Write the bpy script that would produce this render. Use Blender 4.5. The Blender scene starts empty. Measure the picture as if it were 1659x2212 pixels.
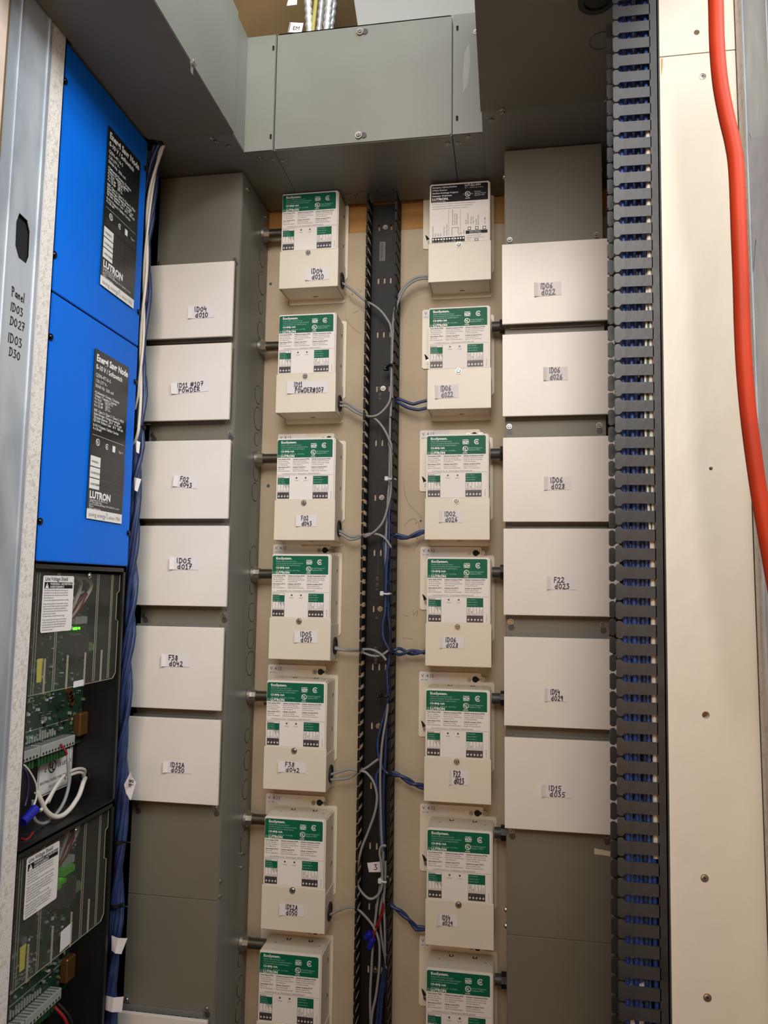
import bpy, bmesh, math, random
from mathutils import Vector, Matrix
from mathutils.geometry import tessellate_polygon
random.seed(7)
C = bpy.context.scene.collection
sc = bpy.context.scene
# ---------------------------------------------------------------- camera
cam_d = bpy.data.cameras.new('camera'); cam = bpy.data.objects.new('camera', cam_d); C.objects.link(cam)
cam_d.sensor_fit = 'HORIZONTAL'; cam_d.sensor_width = 36.0; cam_d.lens = 1602.7/1659*36.0
cam_d.clip_start = 0.02
_r = Vector((0.98676612, 0.16158921, 0.01347435)); _u = Vector((0.00286901, -0.10048403, 0.99493453)); _f = Vector((-0.16212464, 0.98172903, 0.09961784))
M = Matrix((( _r.x, _u.x, -_f.x, 0.1963959), (_r.y, _u.y, -_f.y, -1.41991399), (_r.z, _u.z, -_f.z, -0.05256365), (0, 0, 0, 1)))
cam.matrix_world = M
sc.camera = cam
# ---------------------------------------------------------------- world, lamps, exposure
sc.view_settings.view_transform = 'Standard'; sc.view_settings.look = 'None'
sc.view_settings.gamma = 1.0; sc.view_settings.use_curve_mapping = False
sc.view_settings.exposure = -0.22
w = bpy.data.worlds.new('world'); sc.world = w; w.use_nodes = True
w.node_tree.nodes['Background'].inputs[0].default_value = (1.0, 0.90, 0.78, 1)
w.node_tree.nodes['Background'].inputs[1].default_value = 0.07
def area(name, loc, target, size, power, color, sy=None, spread=180):
    d = bpy.data.lights.new(name, 'AREA'); d.energy = power; d.color = color
    d.shape = 'RECTANGLE'; d.size = size; d.size_y = sy or size; d.spread = math.radians(spread)
    o = bpy.data.objects.new(name, d); C.objects.link(o); o.location = loc
    o.rotation_euler = (Vector(target) - Vector(loc)).to_track_quat('-Z', 'Y').to_euler()
    return o
area('hall_ceiling_light', (0.40, -1.90, 1.95), (0.1, -0.3, 0.95), 1.7, 7, (0.93, 0.97, 1.0), 0.7, spread=110)
area('added_side_fill', (1.5, -1.5, 1.55), (-0.35, -0.4, 0.95), 0.9, 25, (0.93, 0.97, 1.0), spread=95)  # unseen fill added to brighten the surfaces that face right
area('hall_work_light', (0.14, -2.1, 0.98), (0.22, -0.2, 0.55), 0.8, 9.0, (1.0, 0.94, 0.88), spread=85)
area('hall_wall_bounce', (0.1, -2.3, -0.35), (0.1, 0.0, -0.7), 1.2, 8.0, (1.0, 0.56, 0.27))
area('ceiling_void_light', (0.0, -0.45, 1.85), (-0.02, -0.15, 0.9), 0.5, 3.0, (1.0, 0.98, 0.92))
D = {'bar': [(-0.0558, -0.003, 0.6293), (-0.0454, -0.003, 0.6286), (-0.0458, -0.003, 0.5888), (-0.0562, -0.003, 0.5894)],
 'blue_duct': [('swelling past the middle white cable tie',
                [(-0.0176, -0.038, 0.1194), (-0.0192, -0.038, 0.1062), (-0.0216, -0.038, 0.0885), (-0.0213, -0.038, 0.0665), (-0.021, -0.038, 0.0402), (-0.0232, -0.038, 0.0052), (-0.0255, -0.038, -0.0209),
                 (-0.0261, -0.038, -0.0651), (-0.0271, -0.038, -0.1004), (-0.0311, -0.038, -0.1236), (-0.0299, -0.038, -0.1467), (-0.0227, -0.038, -0.1627), (-0.0165, -0.038, -0.1719), (-0.0121, -0.038, -0.1752)]),
               ('hooking over at the third right dimmer box',
                [(-0.0149, -0.026, 0.0445), (-0.0212, -0.026, 0.0481), (-0.0296, -0.026, 0.0472), (-0.0336, -0.026, 0.0387), (-0.0327, -0.026, 0.0136), (-0.0301, -0.026, -0.0163), (-0.0262, -0.026, -0.0468),
                 (-0.0241, -0.026, -0.0712), (-0.0227, -0.026, -0.1064), (-0.0199, -0.026, -0.124), (-0.0186, -0.026, -0.1506), (-0.0207, -0.026, -0.1935), (-0.024, -0.026, -0.2115), (-0.0218, -0.026, -0.2455),
                 (-0.0223, -0.026, -0.27), (-0.0273, -0.026, -0.2879), (-0.0353, -0.026, -0.3166), (-0.0397, -0.026, -0.3398), (-0.0385, -0.026, -0.3623), (-0.0321, -0.026, -0.382), (-0.0237, -0.026, -0.394),
                 (-0.0129, -0.026, -0.3968)]),
               ('straight in the lower duct beside the fingers',
                [(-0.0203, -0.02, -0.2283), (-0.0207, -0.02, -0.2649), (-0.0229, -0.02, -0.2964), (-0.0245, -0.02, -0.3116), (-0.0253, -0.02, -0.3458), (-0.0262, -0.02, -0.3797), (-0.0279, -0.02, -0.4082),
                 (-0.0289, -0.02, -0.4365), (-0.0284, -0.02, -0.4704), (-0.0275, -0.02, -0.5036), (-0.0268, -0.02, -0.5286), (-0.0247, -0.02, -0.5521), (-0.0227, -0.02, -0.578)]),
               ('bowing left in the lower duct',
                [(-0.029, -0.024, -0.3815), (-0.0346, -0.024, -0.3897), (-0.0418, -0.024, -0.4013), (-0.0397, -0.024, -0.4248), (-0.0357, -0.024, -0.4581), (-0.0334, -0.024, -0.5028), (-0.0303, -0.024, -0.5365)]),
               ('deep in the duct from the middle to the numbered tag',
                [(-0.0219, -0.012, 0.0777), (-0.0231, -0.012, -0.0379), (-0.0245, -0.012, -0.0731), (-0.022, -0.012, -0.1255), (-0.0218, -0.012, -0.2121), (-0.0232, -0.012, -0.3062), (-0.0258, -0.012, -0.3739),
                 (-0.0323, -0.012, -0.4162), (-0.0334, -0.012, -0.4622), (-0.0309, -0.012, -0.5158), (-0.0267, -0.012, -0.5648)]),
               ('emerging low in the duct on the left', [(-0.0186, -0.02, -0.6903), (-0.0215, -0.02, -0.7304), (-0.0262, -0.02, -0.7561), (-0.0309, -0.02, -0.7874), (-0.0353, -0.02, -0.8337), (-0.0365, -0.02, -0.8655)]),
               ('emerging low in the duct on the right',
                [(-0.0164, -0.024, -0.6804), (-0.0183, -0.024, -0.7282), (-0.0221, -0.024, -0.7601), (-0.0259, -0.024, -0.7919), (-0.0287, -0.024, -0.8328), (-0.0299, -0.024, -0.8625)])],
 'box': [(-0.0652, -0.15, 1.0043), (0.1507, -0.15, 1.0015), (-0.0838, -0.15, 1.0488), (-0.0694, -0.15, 0.9888)],
 'bscrew': [(-0.4225, -0.5166, 0.6582), (-0.4225, -0.2768, 0.6669), (-0.4225, -0.517, 0.4002), (-0.4225, -0.277, 0.4083), (-0.4225, -0.5143, 0.2832), (-0.4225, -0.2766, 0.2861), (-0.4225, -0.5134, 0.0283),
            (-0.4225, -0.2756, 0.0293)],
 'conduit': [[(-0.1729, -0.14, 1.0089), (-0.178, -0.14, 1.0689), (-0.1813, -0.14, 1.1273)], [(-0.1656, -0.14, 1.008), (-0.1597, -0.14, 1.0666), (-0.1564, -0.14, 1.1241)],
             [(-0.1583, -0.12, 1.0269), (-0.1531, -0.12, 1.0826), (-0.1498, -0.12, 1.1409)], [(-0.1383, -0.14, 1.0086), (-0.134, -0.14, 1.0635), (-0.1316, -0.14, 1.1208)],
             [(-0.1362, -0.12, 1.0273), (-0.1281, -0.12, 1.0795), (-0.1237, -0.12, 1.1374)]],
 'cord': [(0.4071, -0.68, 0.5733), (0.4076, -0.68, 0.5428), (0.4074, -0.68, 0.4925), (0.4093, -0.68, 0.4526), (0.4139, -0.68, 0.4177), (0.419, -0.68, 0.388), (0.4215, -0.68, 0.3589), (0.4217, -0.68, 0.2969),
          (0.4219, -0.68, 0.25), (0.4216, -0.68, 0.2037), (0.4222, -0.68, 0.1579), (0.4245, -0.68, 0.1127), (0.4283, -0.68, 0.0681), (0.432, -0.68, 0.0328), (0.4365, -0.68, -0.002), (0.4415, -0.68, -0.0407),
          (0.4503, -0.68, -0.104)],
 'flags': [(-0.4059, -0.262, -0.3575), (-0.3954, -0.262, -0.3737), (-0.4036, -0.262, -0.4024), (-0.4161, -0.262, -0.3784), (-0.4254, -0.262, -0.612), (-0.3983, -0.262, -0.6139), (-0.4073, -0.262, -0.6384),
           (-0.4242, -0.262, -0.6343), (-0.4299, -0.262, -0.7029), (-0.4001, -0.262, -0.7014), (-0.402, -0.262, -0.7242), (-0.4312, -0.262, -0.7237), (-0.4253, -0.262, 0.1896), (-0.4159, -0.262, 0.1854),
           (-0.4174, -0.262, 0.1656), (-0.4226, -0.262, 0.1696), (-0.4238, -0.262, 0.1252), (-0.411, -0.262, 0.1219), (-0.4167, -0.262, 0.1007), (-0.4227, -0.262, 0.1039)],
 'gray': [('from the topmost left dimmer box down into the slotted duct',
           [(-0.1286, -0.034, 0.5456), (-0.1219, -0.0343, 0.5441), (-0.1028, -0.0347, 0.5296), (-0.0773, -0.035, 0.5074), (-0.0576, -0.0353, 0.495), (-0.0417, -0.0357, 0.4809), (-0.0304, -0.036, 0.4644),
            (-0.0239, -0.036, 0.4502), (-0.0207, -0.036, 0.4176), (-0.021, -0.036, 0.3725), (-0.0205, -0.036, 0.3266), (-0.0216, -0.036, 0.2721)]),
          ('arching out of the emergency lighting box',
           [(0.0485, -0.034, 0.5489), (0.0393, -0.0336, 0.5496), (0.0221, -0.0331, 0.547), (0.0039, -0.0327, 0.5341), (-0.0088, -0.0322, 0.5153), (-0.0159, -0.0318, 0.4924), (-0.0201, -0.0313, 0.461),
            (-0.0224, -0.0309, 0.4203), (-0.0227, -0.0304, 0.365), (-0.0222, -0.03, 0.3191), (-0.0234, -0.03, 0.2735), (-0.0236, -0.03, 0.2191), (-0.0237, -0.03, 0.1517), (-0.0259, -0.03, 0.1151),
            (-0.0272, -0.03, 0.0796), (-0.0285, -0.03, 0.0433), (-0.0279, -0.03, -0.0032), (-0.0258, -0.03, -0.0294)]),
          ('arching beside its twin from the emergency lighting box',
           [(0.0487, -0.036, 0.5434), (0.0371, -0.0372, 0.5435), (0.0219, -0.0384, 0.5392), (0.0067, -0.0396, 0.5274), (-0.0038, -0.0408, 0.5107), (-0.0116, -0.042, 0.4873), (-0.0157, -0.042, 0.4569),
            (-0.0189, -0.042, 0.4164), (-0.0191, -0.042, 0.3614), (-0.0175, -0.042, 0.3068)]),
          ('sagging up from the second left dimmer box',
           [(-0.1247, -0.034, 0.3036), (-0.1169, -0.0358, 0.3023), (-0.1063, -0.0377, 0.2998), (-0.0911, -0.0395, 0.2889), (-0.0741, -0.0413, 0.2785), (-0.0655, -0.0432, 0.2724), (-0.0525, -0.045, 0.2717),
            (-0.0409, -0.045, 0.2768), (-0.0285, -0.045, 0.2896), (-0.0215, -0.045, 0.3043), (-0.0201, -0.045, 0.3333), (-0.0197, -0.045, 0.3788)]),
          ('curving down from the second left dimmer box',
           [(-0.1236, -0.038, 0.2961), (-0.1162, -0.0383, 0.2949), (-0.106, -0.0387, 0.2927), (-0.091, -0.039, 0.2822), (-0.0763, -0.0393, 0.2754), (-0.0625, -0.0397, 0.2713), (-0.0534, -0.04, 0.2692),
            (-0.0415, -0.04, 0.2581), (-0.0314, -0.04, 0.2434), (-0.024, -0.04, 0.228), (-0.0184, -0.04, 0.2144), (-0.0164, -0.04, 0.1902)]),
          ('rising from the third left dimmer box',
           [(-0.1224, -0.034, 0.0526), (-0.112, -0.0354, 0.049), (-0.0989, -0.0369, 0.0418), (-0.0896, -0.0383, 0.04), (-0.0795, -0.0397, 0.0417), (-0.0702, -0.0411, 0.0407), (-0.0584, -0.0426, 0.0433),
            (-0.0423, -0.044, 0.0555), (-0.0305, -0.044, 0.073), (-0.0226, -0.044, 0.102), (-0.018, -0.044, 0.1257), (-0.0171, -0.044, 0.1558), (-0.0184, -0.044, 0.1896), (-0.0205, -0.044, 0.2101)]),
          ('falling from the third left dimmer box',
           [(-0.1214, -0.038, 0.047), (-0.1113, -0.0384, 0.0435), (-0.0993, -0.0387, 0.0355), (-0.0885, -0.0391, 0.0355), (-0.075, -0.0395, 0.0399), (-0.0661, -0.0398, 0.0443), (-0.0571, -0.04, 0.0461),
            (-0.0438, -0.04, 0.0452), (-0.0331, -0.04, 0.0409), (-0.0259, -0.04, 0.0339), (-0.016, -0.04, 0.02)]),
          ('crossing over from the fourth left dimmer box',
           [(-0.1251, -0.034, -0.1683), (-0.1075, -0.0364, -0.171), (-0.091, -0.0389, -0.1713), (-0.0776, -0.0413, -0.1707), (-0.064, -0.0438, -0.1697), (-0.052, -0.045, -0.1697), (-0.0388, -0.045, -0.1741),
            (-0.0292, -0.045, -0.1809), (-0.023, -0.045, -0.1884)]),
          ('dipping under from the fourth left dimmer box',
           [(-0.1244, -0.037, -0.1706), (-0.1073, -0.0372, -0.1727), (-0.0913, -0.0374, -0.174), (-0.0788, -0.0377, -0.1736), (-0.0673, -0.0379, -0.1767), (-0.0531, -0.038, -0.1814), (-0.0399, -0.038, -0.1819),
            (-0.0295, -0.038, -0.1782), (-0.0191, -0.038, -0.1703)]),
          ('rising from the fifth left dimmer box',
           [(-0.1282, -0.034, -0.4026), (-0.1179, -0.0331, -0.399), (-0.1041, -0.0322, -0.3947), (-0.0924, -0.0313, -0.391), (-0.08, -0.0304, -0.3926), (-0.0696, -0.03, -0.3922), (-0.0575, -0.03, -0.3857),
            (-0.0472, -0.03, -0.3777), (-0.0377, -0.03, -0.3706)]),
          ('looping low from the fifth left dimmer box',
           [(-0.1271, -0.038, -0.4099), (-0.1146, -0.0388, -0.4091), (-0.1022, -0.0396, -0.4074), (-0.0902, -0.0404, -0.4045), (-0.0786, -0.0412, -0.3966), (-0.0716, -0.042, -0.3911), (-0.0606, -0.0428, -0.3912),
            (-0.0522, -0.0436, -0.3971), (-0.0437, -0.0444, -0.4076), (-0.0377, -0.0452, -0.4246), (-0.0365, -0.046, -0.4412), (-0.0403, -0.0468, -0.4633), (-0.0508, -0.0476, -0.4937), (-0.063, -0.048, -0.525),
            (-0.0709, -0.048, -0.5617), (-0.0705, -0.048, -0.5833), (-0.0634, -0.048, -0.5979), (-0.0497, -0.048, -0.6096), (-0.0387, -0.048, -0.6087), (-0.0288, -0.048, -0.5984), (-0.024, -0.048, -0.5814),
            (-0.0261, -0.048, -0.5505), (-0.0298, -0.048, -0.53), (-0.0265, -0.048, -0.5185), (-0.0181, -0.048, -0.5172)]),
          ('leaving the sixth left dimmer box and running to the bottom',
           [(-0.1229, -0.034, -0.6498), (-0.1116, -0.0349, -0.6437), (-0.0986, -0.0358, -0.637), (-0.0851, -0.0368, -0.6325), (-0.0734, -0.0377, -0.6335), (-0.0594, -0.0386, -0.6419), (-0.0412, -0.0395, -0.6604),
            (-0.0306, -0.04, -0.6825), (-0.0286, -0.04, -0.7083), (-0.0298, -0.04, -0.7389), (-0.0343, -0.04, -0.7775), (-0.0405, -0.04, -0.8084), (-0.0432, -0.04, -0.8472)]),
          ('hanging straight under the numbered tag',
           [(-0.0253, -0.034, -0.5328), (-0.0264, -0.034, -0.5724), (-0.0312, -0.034, -0.5981), (-0.0373, -0.034, -0.6421), (-0.0417, -0.034, -0.6893), (-0.044, -0.034, -0.7353), (-0.0458, -0.034, -0.7817),
            (-0.0442, -0.034, -0.829), (-0.0433, -0.034, -0.8583)]),
          ('hanging against the right fingers near the bottom',
           [(-0.0205, -0.036, -0.5479), (-0.0209, -0.036, -0.5841), (-0.0229, -0.036, -0.617), (-0.0207, -0.036, -0.6557), (-0.0184, -0.036, -0.7068), (-0.0135, -0.036, -0.7534)]),
          ('slanting behind the red wires', [(-0.0256, -0.026, -0.6083), (-0.0303, -0.026, -0.6328), (-0.0309, -0.026, -0.6528), (-0.0279, -0.026, -0.6837), (-0.0207, -0.026, -0.7188), (-0.0152, -0.026, -0.7506)]),
          ('running between blue cables in the lower duct',
           [(-0.0208, -0.03, -0.2694), (-0.0231, -0.03, -0.2926), (-0.0288, -0.03, -0.3268), (-0.0318, -0.03, -0.3553), (-0.0335, -0.03, -0.4002), (-0.0323, -0.03, -0.4453), (-0.0298, -0.03, -0.5019),
            (-0.0267, -0.03, -0.5423)])],
 'greycover': [(0.334, -0.157, -0.4654), (0.363, -0.157, -0.467)],
 'knit': [(-0.3744, -0.215, 0.89), (-0.0558, -0.215, 0.9373), (-0.0565, -0.215, 0.7347), (-0.2225, -0.215, 0.9179), (-0.2217, -0.215, 0.7461), (0.1154, -0.215, 0.9182), (0.116, -0.215, 0.7494), (0.1475, -0.215, 0.9032)],
 'knock': [(-0.29, -0.0262, 0.6057), (-0.29, -0.0331, 0.5548), (-0.29, -0.024, 0.5031), (-0.29, -0.0254, 0.4557), (-0.29, -0.024, 0.3229), (-0.29, -0.0225, 0.2756), (-0.29, -0.029, 0.2334), (-0.29, -0.0146, 0.1688),
           (-0.29, -0.022, 0.1281), (-0.29, -0.0265, -0.001), (-0.29, -0.0212, -0.0583), (-0.29, -0.0334, -0.1064), (-0.29, -0.0255, -0.1573), (-0.29, -0.0291, -0.2038), (-0.29, -0.0322, -0.3389),
           (-0.29, -0.0305, -0.3847), (-0.29, -0.0384, -0.4371), (-0.29, -0.0369, -0.5341), (-0.29, -0.0406, -0.7415), (-0.29, -0.036, -0.7905), (-0.29, -0.0423, -0.8315)],
 'ledpts': [(-0.47, -0.3542, -0.1243), (-0.47, -0.344, -0.1263), (-0.47, -0.3223, -0.126), (-0.47, -0.3406, -0.4921), (-0.46, -0.3163, -0.1545), (-0.46, -0.3326, -0.5131), (-0.46, -0.3127, -0.5275)],
 'left13': [(-0.262, -0.4523, 0.7044)],
 'nip': [(-0.29, -0.0338, 0.6562), (-0.29, -0.0265, 0.4212), (-0.29, -0.0084, 0.1941), (-0.29, -0.01, -0.0319), (-0.29, -0.0183, -0.2639), (-0.29, -0.0258, -0.4905), (-0.29, -0.0303, -0.7116)],
 'nipR': [(0.19, -0.6731, 0.2142), (0.19, -0.7031, 0.072), (0.19, -0.7266, -0.0399), (0.19, -0.7474, -0.1385), (0.19, -0.7716, -0.2539), (0.19, 0.0263, -0.7409)],
 'notes': {'L1': (-0.1882, -0.1404, 0.5384, 0.5626),
           'L2': (-0.2181, -0.1392, 0.3137, 0.3375),
           'L3': (-0.1938, -0.1551, 0.0577, 0.079),
           'L4': (-0.1913, -0.1483, -0.1584, -0.137),
           'L5': (-0.2158, -0.1641, -0.3931, -0.3736),
           'L6': (-0.2064, -0.1621, -0.6419, -0.6217),
           'P1': (-0.3768, -0.3276, 0.4307, 0.4533),
           'P2': (-0.4034, -0.3331, 0.2918, 0.312),
           'P3': (-0.3912, -0.3454, 0.1184, 0.1389),
           'P4': (-0.3924, -0.3395, -0.0279, -0.0062),
           'P5': (-0.3997, -0.3486, -0.1975, -0.1761),
           'P6': (-0.3882, -0.3369, -0.3774, -0.3584),
           'Q1': (0.2466, 0.2932, 0.4406, 0.4646),
           'Q2': (0.259, 0.299, 0.2938, 0.3168),
           'Q3': (0.2586, 0.3023, 0.1092, 0.1311),
           'Q4': (0.2618, 0.3085, -0.054, -0.0329),
           'Q5': (0.257, 0.2944, -0.2326, -0.2124),
           'Q6': (0.2509, 0.2982, -0.3812, -0.3621),
           'R2': (0.0665, 0.1105, 0.2964, 0.3218),
           'R3': (0.0753, 0.1192, 0.0649, 0.0863),
           'R4': (0.0781, 0.1215, -0.1614, -0.1412),
           'R5': (0.0961, 0.13, -0.3983, -0.3729),
           'R6': (0.0764, 0.1117, -0.6363, -0.6176)},
 'nuts': [[(-0.0547, -0.042, -0.6813), (-0.0464, -0.042, -0.6727)], [(-0.0474, -0.044, -0.6971), (-0.0417, -0.044, -0.6825)]],
 'p7': [(-0.2959, -0.177, -0.7729), (-0.4444, -0.177, -0.7719)],
 'phole': [(0.4284, -0.53, 0.0867), (0.4151, -0.53, -0.1903), (0.4274, -0.53, 0.6237)],
 'pscrew': [(0.4327, -0.53, 0.5659), (0.4088, -0.53, -0.3642), (0.4082, -0.53, -0.487)],
 'pseam': [(0.3837, -0.53, 0.5953), (0.4742, -0.53, 0.5973)],
 'red': [[(-0.0231, -0.04, -0.6186), (-0.0247, -0.04, -0.6263), (-0.0311, -0.04, -0.6486), (-0.0393, -0.04, -0.6662), (-0.0458, -0.04, -0.6838)],
         [(-0.0219, -0.042, -0.6217), (-0.0226, -0.042, -0.6304), (-0.0291, -0.042, -0.6515), (-0.0356, -0.042, -0.6663), (-0.0428, -0.042, -0.6874)]],
 'seam': [(-0.4673, -0.157, -0.5916), (-0.2915, -0.157, -0.5894), (0.1939, -0.157, -0.603), (0.3621, -0.157, -0.6038)],
 'slots': [(-0.0541, 0.0, 0.6702), (-0.0549, 0.0, 0.559), (-0.0556, 0.0, 0.4474), (-0.0553, 0.0, 0.3369), (-0.0552, 0.0, 0.2282), (-0.0555, 0.0, 0.1198), (-0.0557, 0.0, 0.0123), (-0.0554, 0.0, -0.0959),
           (-0.0555, 0.0, -0.2058), (-0.0556, 0.0, -0.3157), (-0.0559, 0.0, -0.4256), (-0.0566, 0.0, -0.5347), (-0.0563, 0.0, -0.6426), (-0.0559, 0.0, -0.7526)],
 'stud': [(-0.43, -0.5756, 0.3203), (-0.43, -0.5735, 0.2993), (-0.43, -0.5671, 0.281), (-0.43, -0.5714, 0.2578), (-0.43, -0.5696, 0.2398), (-0.43, -0.5883, 0.413), (-0.43, -0.5602, 0.4195), (-0.43, -0.5587, 0.3635),
          (-0.43, -0.5826, 0.3642)],
 'tagthree': [(-0.0603, -0.004, -0.5651), (-0.0333, -0.004, -0.5607), (-0.0331, -0.004, -0.5796), (-0.0566, -0.004, -0.5813)],
 'ties': [(-0.0249, -0.05, 0.1497), (-0.0308, -0.05, -0.0659), (-0.0271, -0.05, -0.5777), (-0.0269, -0.05, 0.3684), (-0.0317, -0.05, -0.2535)],
 'twist': [('second', [(-0.0193, -0.03, 0.3044), (-0.0128, -0.0311, 0.3067), (-0.0063, -0.0323, 0.3071), (0.0062, -0.0334, 0.3014), (0.021, -0.034, 0.296), (0.0343, -0.034, 0.2992), (0.0477, -0.034, 0.3025)],
            [(-0.0211, -0.03, 0.3008), (-0.0127, -0.0313, 0.303), (0.0011, -0.0327, 0.295), (0.0125, -0.034, 0.2889), (0.0309, -0.034, 0.2848), (0.0478, -0.034, 0.288)]),
           ('third', [(-0.0143, -0.03, 0.0451), (-0.0105, -0.0311, 0.0433), (-0.0006, -0.0323, 0.0389), (0.0137, -0.0334, 0.0406), (0.0269, -0.034, 0.0467), (0.0374, -0.034, 0.0493), (0.0496, -0.034, 0.0546)],
            [(-0.0142, -0.03, 0.0407), (-0.0088, -0.0311, 0.0451), (0.0003, -0.0323, 0.0424), (0.0137, -0.0334, 0.038), (0.0269, -0.034, 0.0423), (0.0374, -0.034, 0.0485), (0.0496, -0.034, 0.0494)]),
           ('fourth', [(-0.0151, -0.03, -0.1734), (-0.0033, -0.0313, -0.1674), (0.0111, -0.0327, -0.1682), (0.0255, -0.034, -0.1711), (0.0367, -0.034, -0.175), (0.0496, -0.034, -0.1746)],
            [(-0.0151, -0.03, -0.1716), (-0.0009, -0.0313, -0.1788), (0.0148, -0.0327, -0.1805), (0.029, -0.034, -0.1761), (0.0393, -0.034, -0.1715), (0.0496, -0.034, -0.1713)]),
           ('fifth', [(-0.0132, -0.03, -0.3925), (0.0017, -0.0316, -0.3947), (0.0182, -0.0332, -0.4025), (0.0311, -0.034, -0.4073), (0.0481, -0.034, -0.4121)],
            [(-0.0132, -0.03, -0.3958), (0.0017, -0.0316, -0.3988), (0.0183, -0.0332, -0.4074), (0.0312, -0.034, -0.4146), (0.0482, -0.034, -0.417)]),
           ('sixth', [(-0.0128, -0.03, -0.6218), (-0.0016, -0.0311, -0.63), (0.0071, -0.0323, -0.6336), (0.0165, -0.0334, -0.6387), (0.0238, -0.034, -0.645), (0.0368, -0.034, -0.6573), (0.0518, -0.034, -0.6569)],
            [(-0.0128, -0.03, -0.625), (-0.0015, -0.0311, -0.6316), (0.0071, -0.0323, -0.6368), (0.0166, -0.0334, -0.6435), (0.0238, -0.034, -0.6505), (0.0352, -0.034, -0.6622), (0.0518, -0.034, -0.6608)])],
 'uring': [(-0.0356, -0.0478, 0.722), (-0.0814, -0.0419, 0.722), (-0.1106, -0.037, 0.722), (0.332, -0.4089, 0.722)],
 'uscrew': [(-0.3069, -0.2692, 0.722), (-0.3057, -0.2514, 0.722), (-0.2872, -0.2348, 0.722), (-0.2445, -0.1941, 0.722), (-0.2224, -0.1836, 0.722), (-0.2065, -0.1783, 0.722), (0.0982, -0.1886, 0.722),
            (0.1159, -0.1874, 0.722), (0.1345, -0.2038, 0.722), (0.1748, -0.2433, 0.722), (0.1918, -0.276, 0.722), (0.1932, -0.2603, 0.722), (0.3541, -0.2746, 0.722)],
 'wws': [(-0.4489, -0.157, 0.5489), (-0.2992, -0.157, 0.549), (-0.4455, -0.157, 0.2213), (-0.2965, -0.157, 0.22), (-0.4459, -0.157, -0.1095), (-0.2968, -0.157, -0.1066), (-0.4436, -0.157, -0.442),
         (-0.299, -0.157, -0.4373), (-0.4472, -0.157, -0.7633), (-0.303, -0.157, -0.7639), (0.2043, -0.157, 0.5531), (0.351, -0.157, 0.5527), (0.2024, -0.157, 0.2211), (0.3507, -0.157, 0.2202), (0.2036, -0.157, -0.1083),
         (0.3516, -0.157, -0.1097), (0.2039, -0.157, -0.442), (0.3522, -0.157, -0.4409)]}
# ---------------------------------------------------------------- materials
def mat(name, col, rough=.5, metal=0., noise=0., nscale=20., bump=0., bscale=60., spec=.5, col2=None, lo=.4, hi=.6, alpha=None, emit=0., stretch=None, trans=0., ior=1.45):
    m = bpy.data.materials.new(name); m.use_nodes = True
    nt = m.node_tree; b = nt.nodes['Principled BSDF']
    def lin(c): return tuple(((x/12.92) if x <= .04045 else ((x+.055)/1.055)**2.4) for x in c)
    c = lin([x/255. for x in col]) + (1,)
    b.inputs['Base Color'].default_value = c
    b.inputs['Roughness'].default_value = rough; b.inputs['Metallic'].default_value = metal
    b.inputs['Specular IOR Level'].default_value = spec
    tc = None
    def coords():
        nonlocal tc
        if tc is None:
            t = nt.nodes.new('ShaderNodeTexCoord'); mp = nt.nodes.new('ShaderNodeMapping')
            if stretch: mp.inputs['Scale'].default_value = stretch
            nt.links.new(t.outputs['Object'], mp.inputs['Vector']); tc = mp
        return tc.outputs[0]
    if noise or col2:
        n = nt.nodes.new('ShaderNodeTexNoise'); n.inputs['Scale'].default_value = nscale; n.inputs['Detail'].default_value = 5
        nt.links.new(coords(), n.inputs['Vector'])
        r = nt.nodes.new('ShaderNodeValToRGB'); r.color_ramp.elements[0].position = lo; r.color_ramp.elements[1].position = hi
        if col2: c2 = lin([x/255. for x in col2]) + (1,)
        else: c2 = tuple(min(1, x*(1+noise)) for x in c[:3]) + (1,); 
        c1 = c if col2 else tuple(x*(1-noise) for x in c[:3]) + (1,)
        r.color_ramp.elements[0].color = c1; r.color_ramp.elements[1].color = c2
        nt.links.new(n.outputs['Fac'], r.inputs['Fac']); nt.links.new(r.outputs['Color'], b.inputs['Base Color'])
    if bump:
        n2 = nt.nodes.new('ShaderNodeTexNoise'); n2.inputs['Scale'].default_value = bscale; n2.inputs['Detail'].default_value = 4
        nt.links.new(coords(), n2.inputs['Vector'])
        bp = nt.nodes.new('ShaderNodeBump'); bp.inputs['Strength'].default_value = bump; bp.inputs['Distance'].default_value = .003
        nt.links.new(n2.outputs['Fac'], bp.inputs['Height']); nt.links.new(bp.outputs['Normal'], b.inputs['Normal'])
    if trans: b.inputs['Transmission Weight'].default_value = trans; b.inputs['IOR'].default_value = ior
    if alpha is not None: b.inputs['Alpha'].default_value = alpha
    if emit:
        b.inputs['Emission Color'].default_value = c; b.inputs['Emission Strength'].default_value = emit
    return m
GREY = mat('grey_enamel', (120,121,113), .42, 0, .05, 6, .06, 900)
GREYD = mat('grey_enamel_lid', (112,108,95), .5, 0, .05, 5, .06, 900)
GAP = mat('dark_gap', (16,15,14), .8)
WHITE = mat('white_enamel', (226,219,210), .38, 0, .025, 7, .03, 700)
IVORY = mat('ivory_enamel', (222,213,194), .4, 0, .02, 9, .03, 700)
PAPER = mat('paper_label', (224,220,220), .7)
STICK = mat('printed_sticker', (232,226,220), .5, spec=.25)
GREEN = mat('green_ink', (8,96,68), .5, spec=.2)
BLACKI = mat('black_ink', (26,22,26), .5, spec=.2)
GREYI = mat('grey_ink', (92,86,86), .5)
DKI = mat('dark_grey_ink', (66,62,64), .45)
WHI = mat('white_ink', (238,238,232), .4)
LGI = mat('pale_green_ink', (150,196,178), .4)
MARK = mat('marker_ink', (22,14,48), .4)
CHROME = mat('zinc_screw', (176,171,160), .34, .9)
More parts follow.
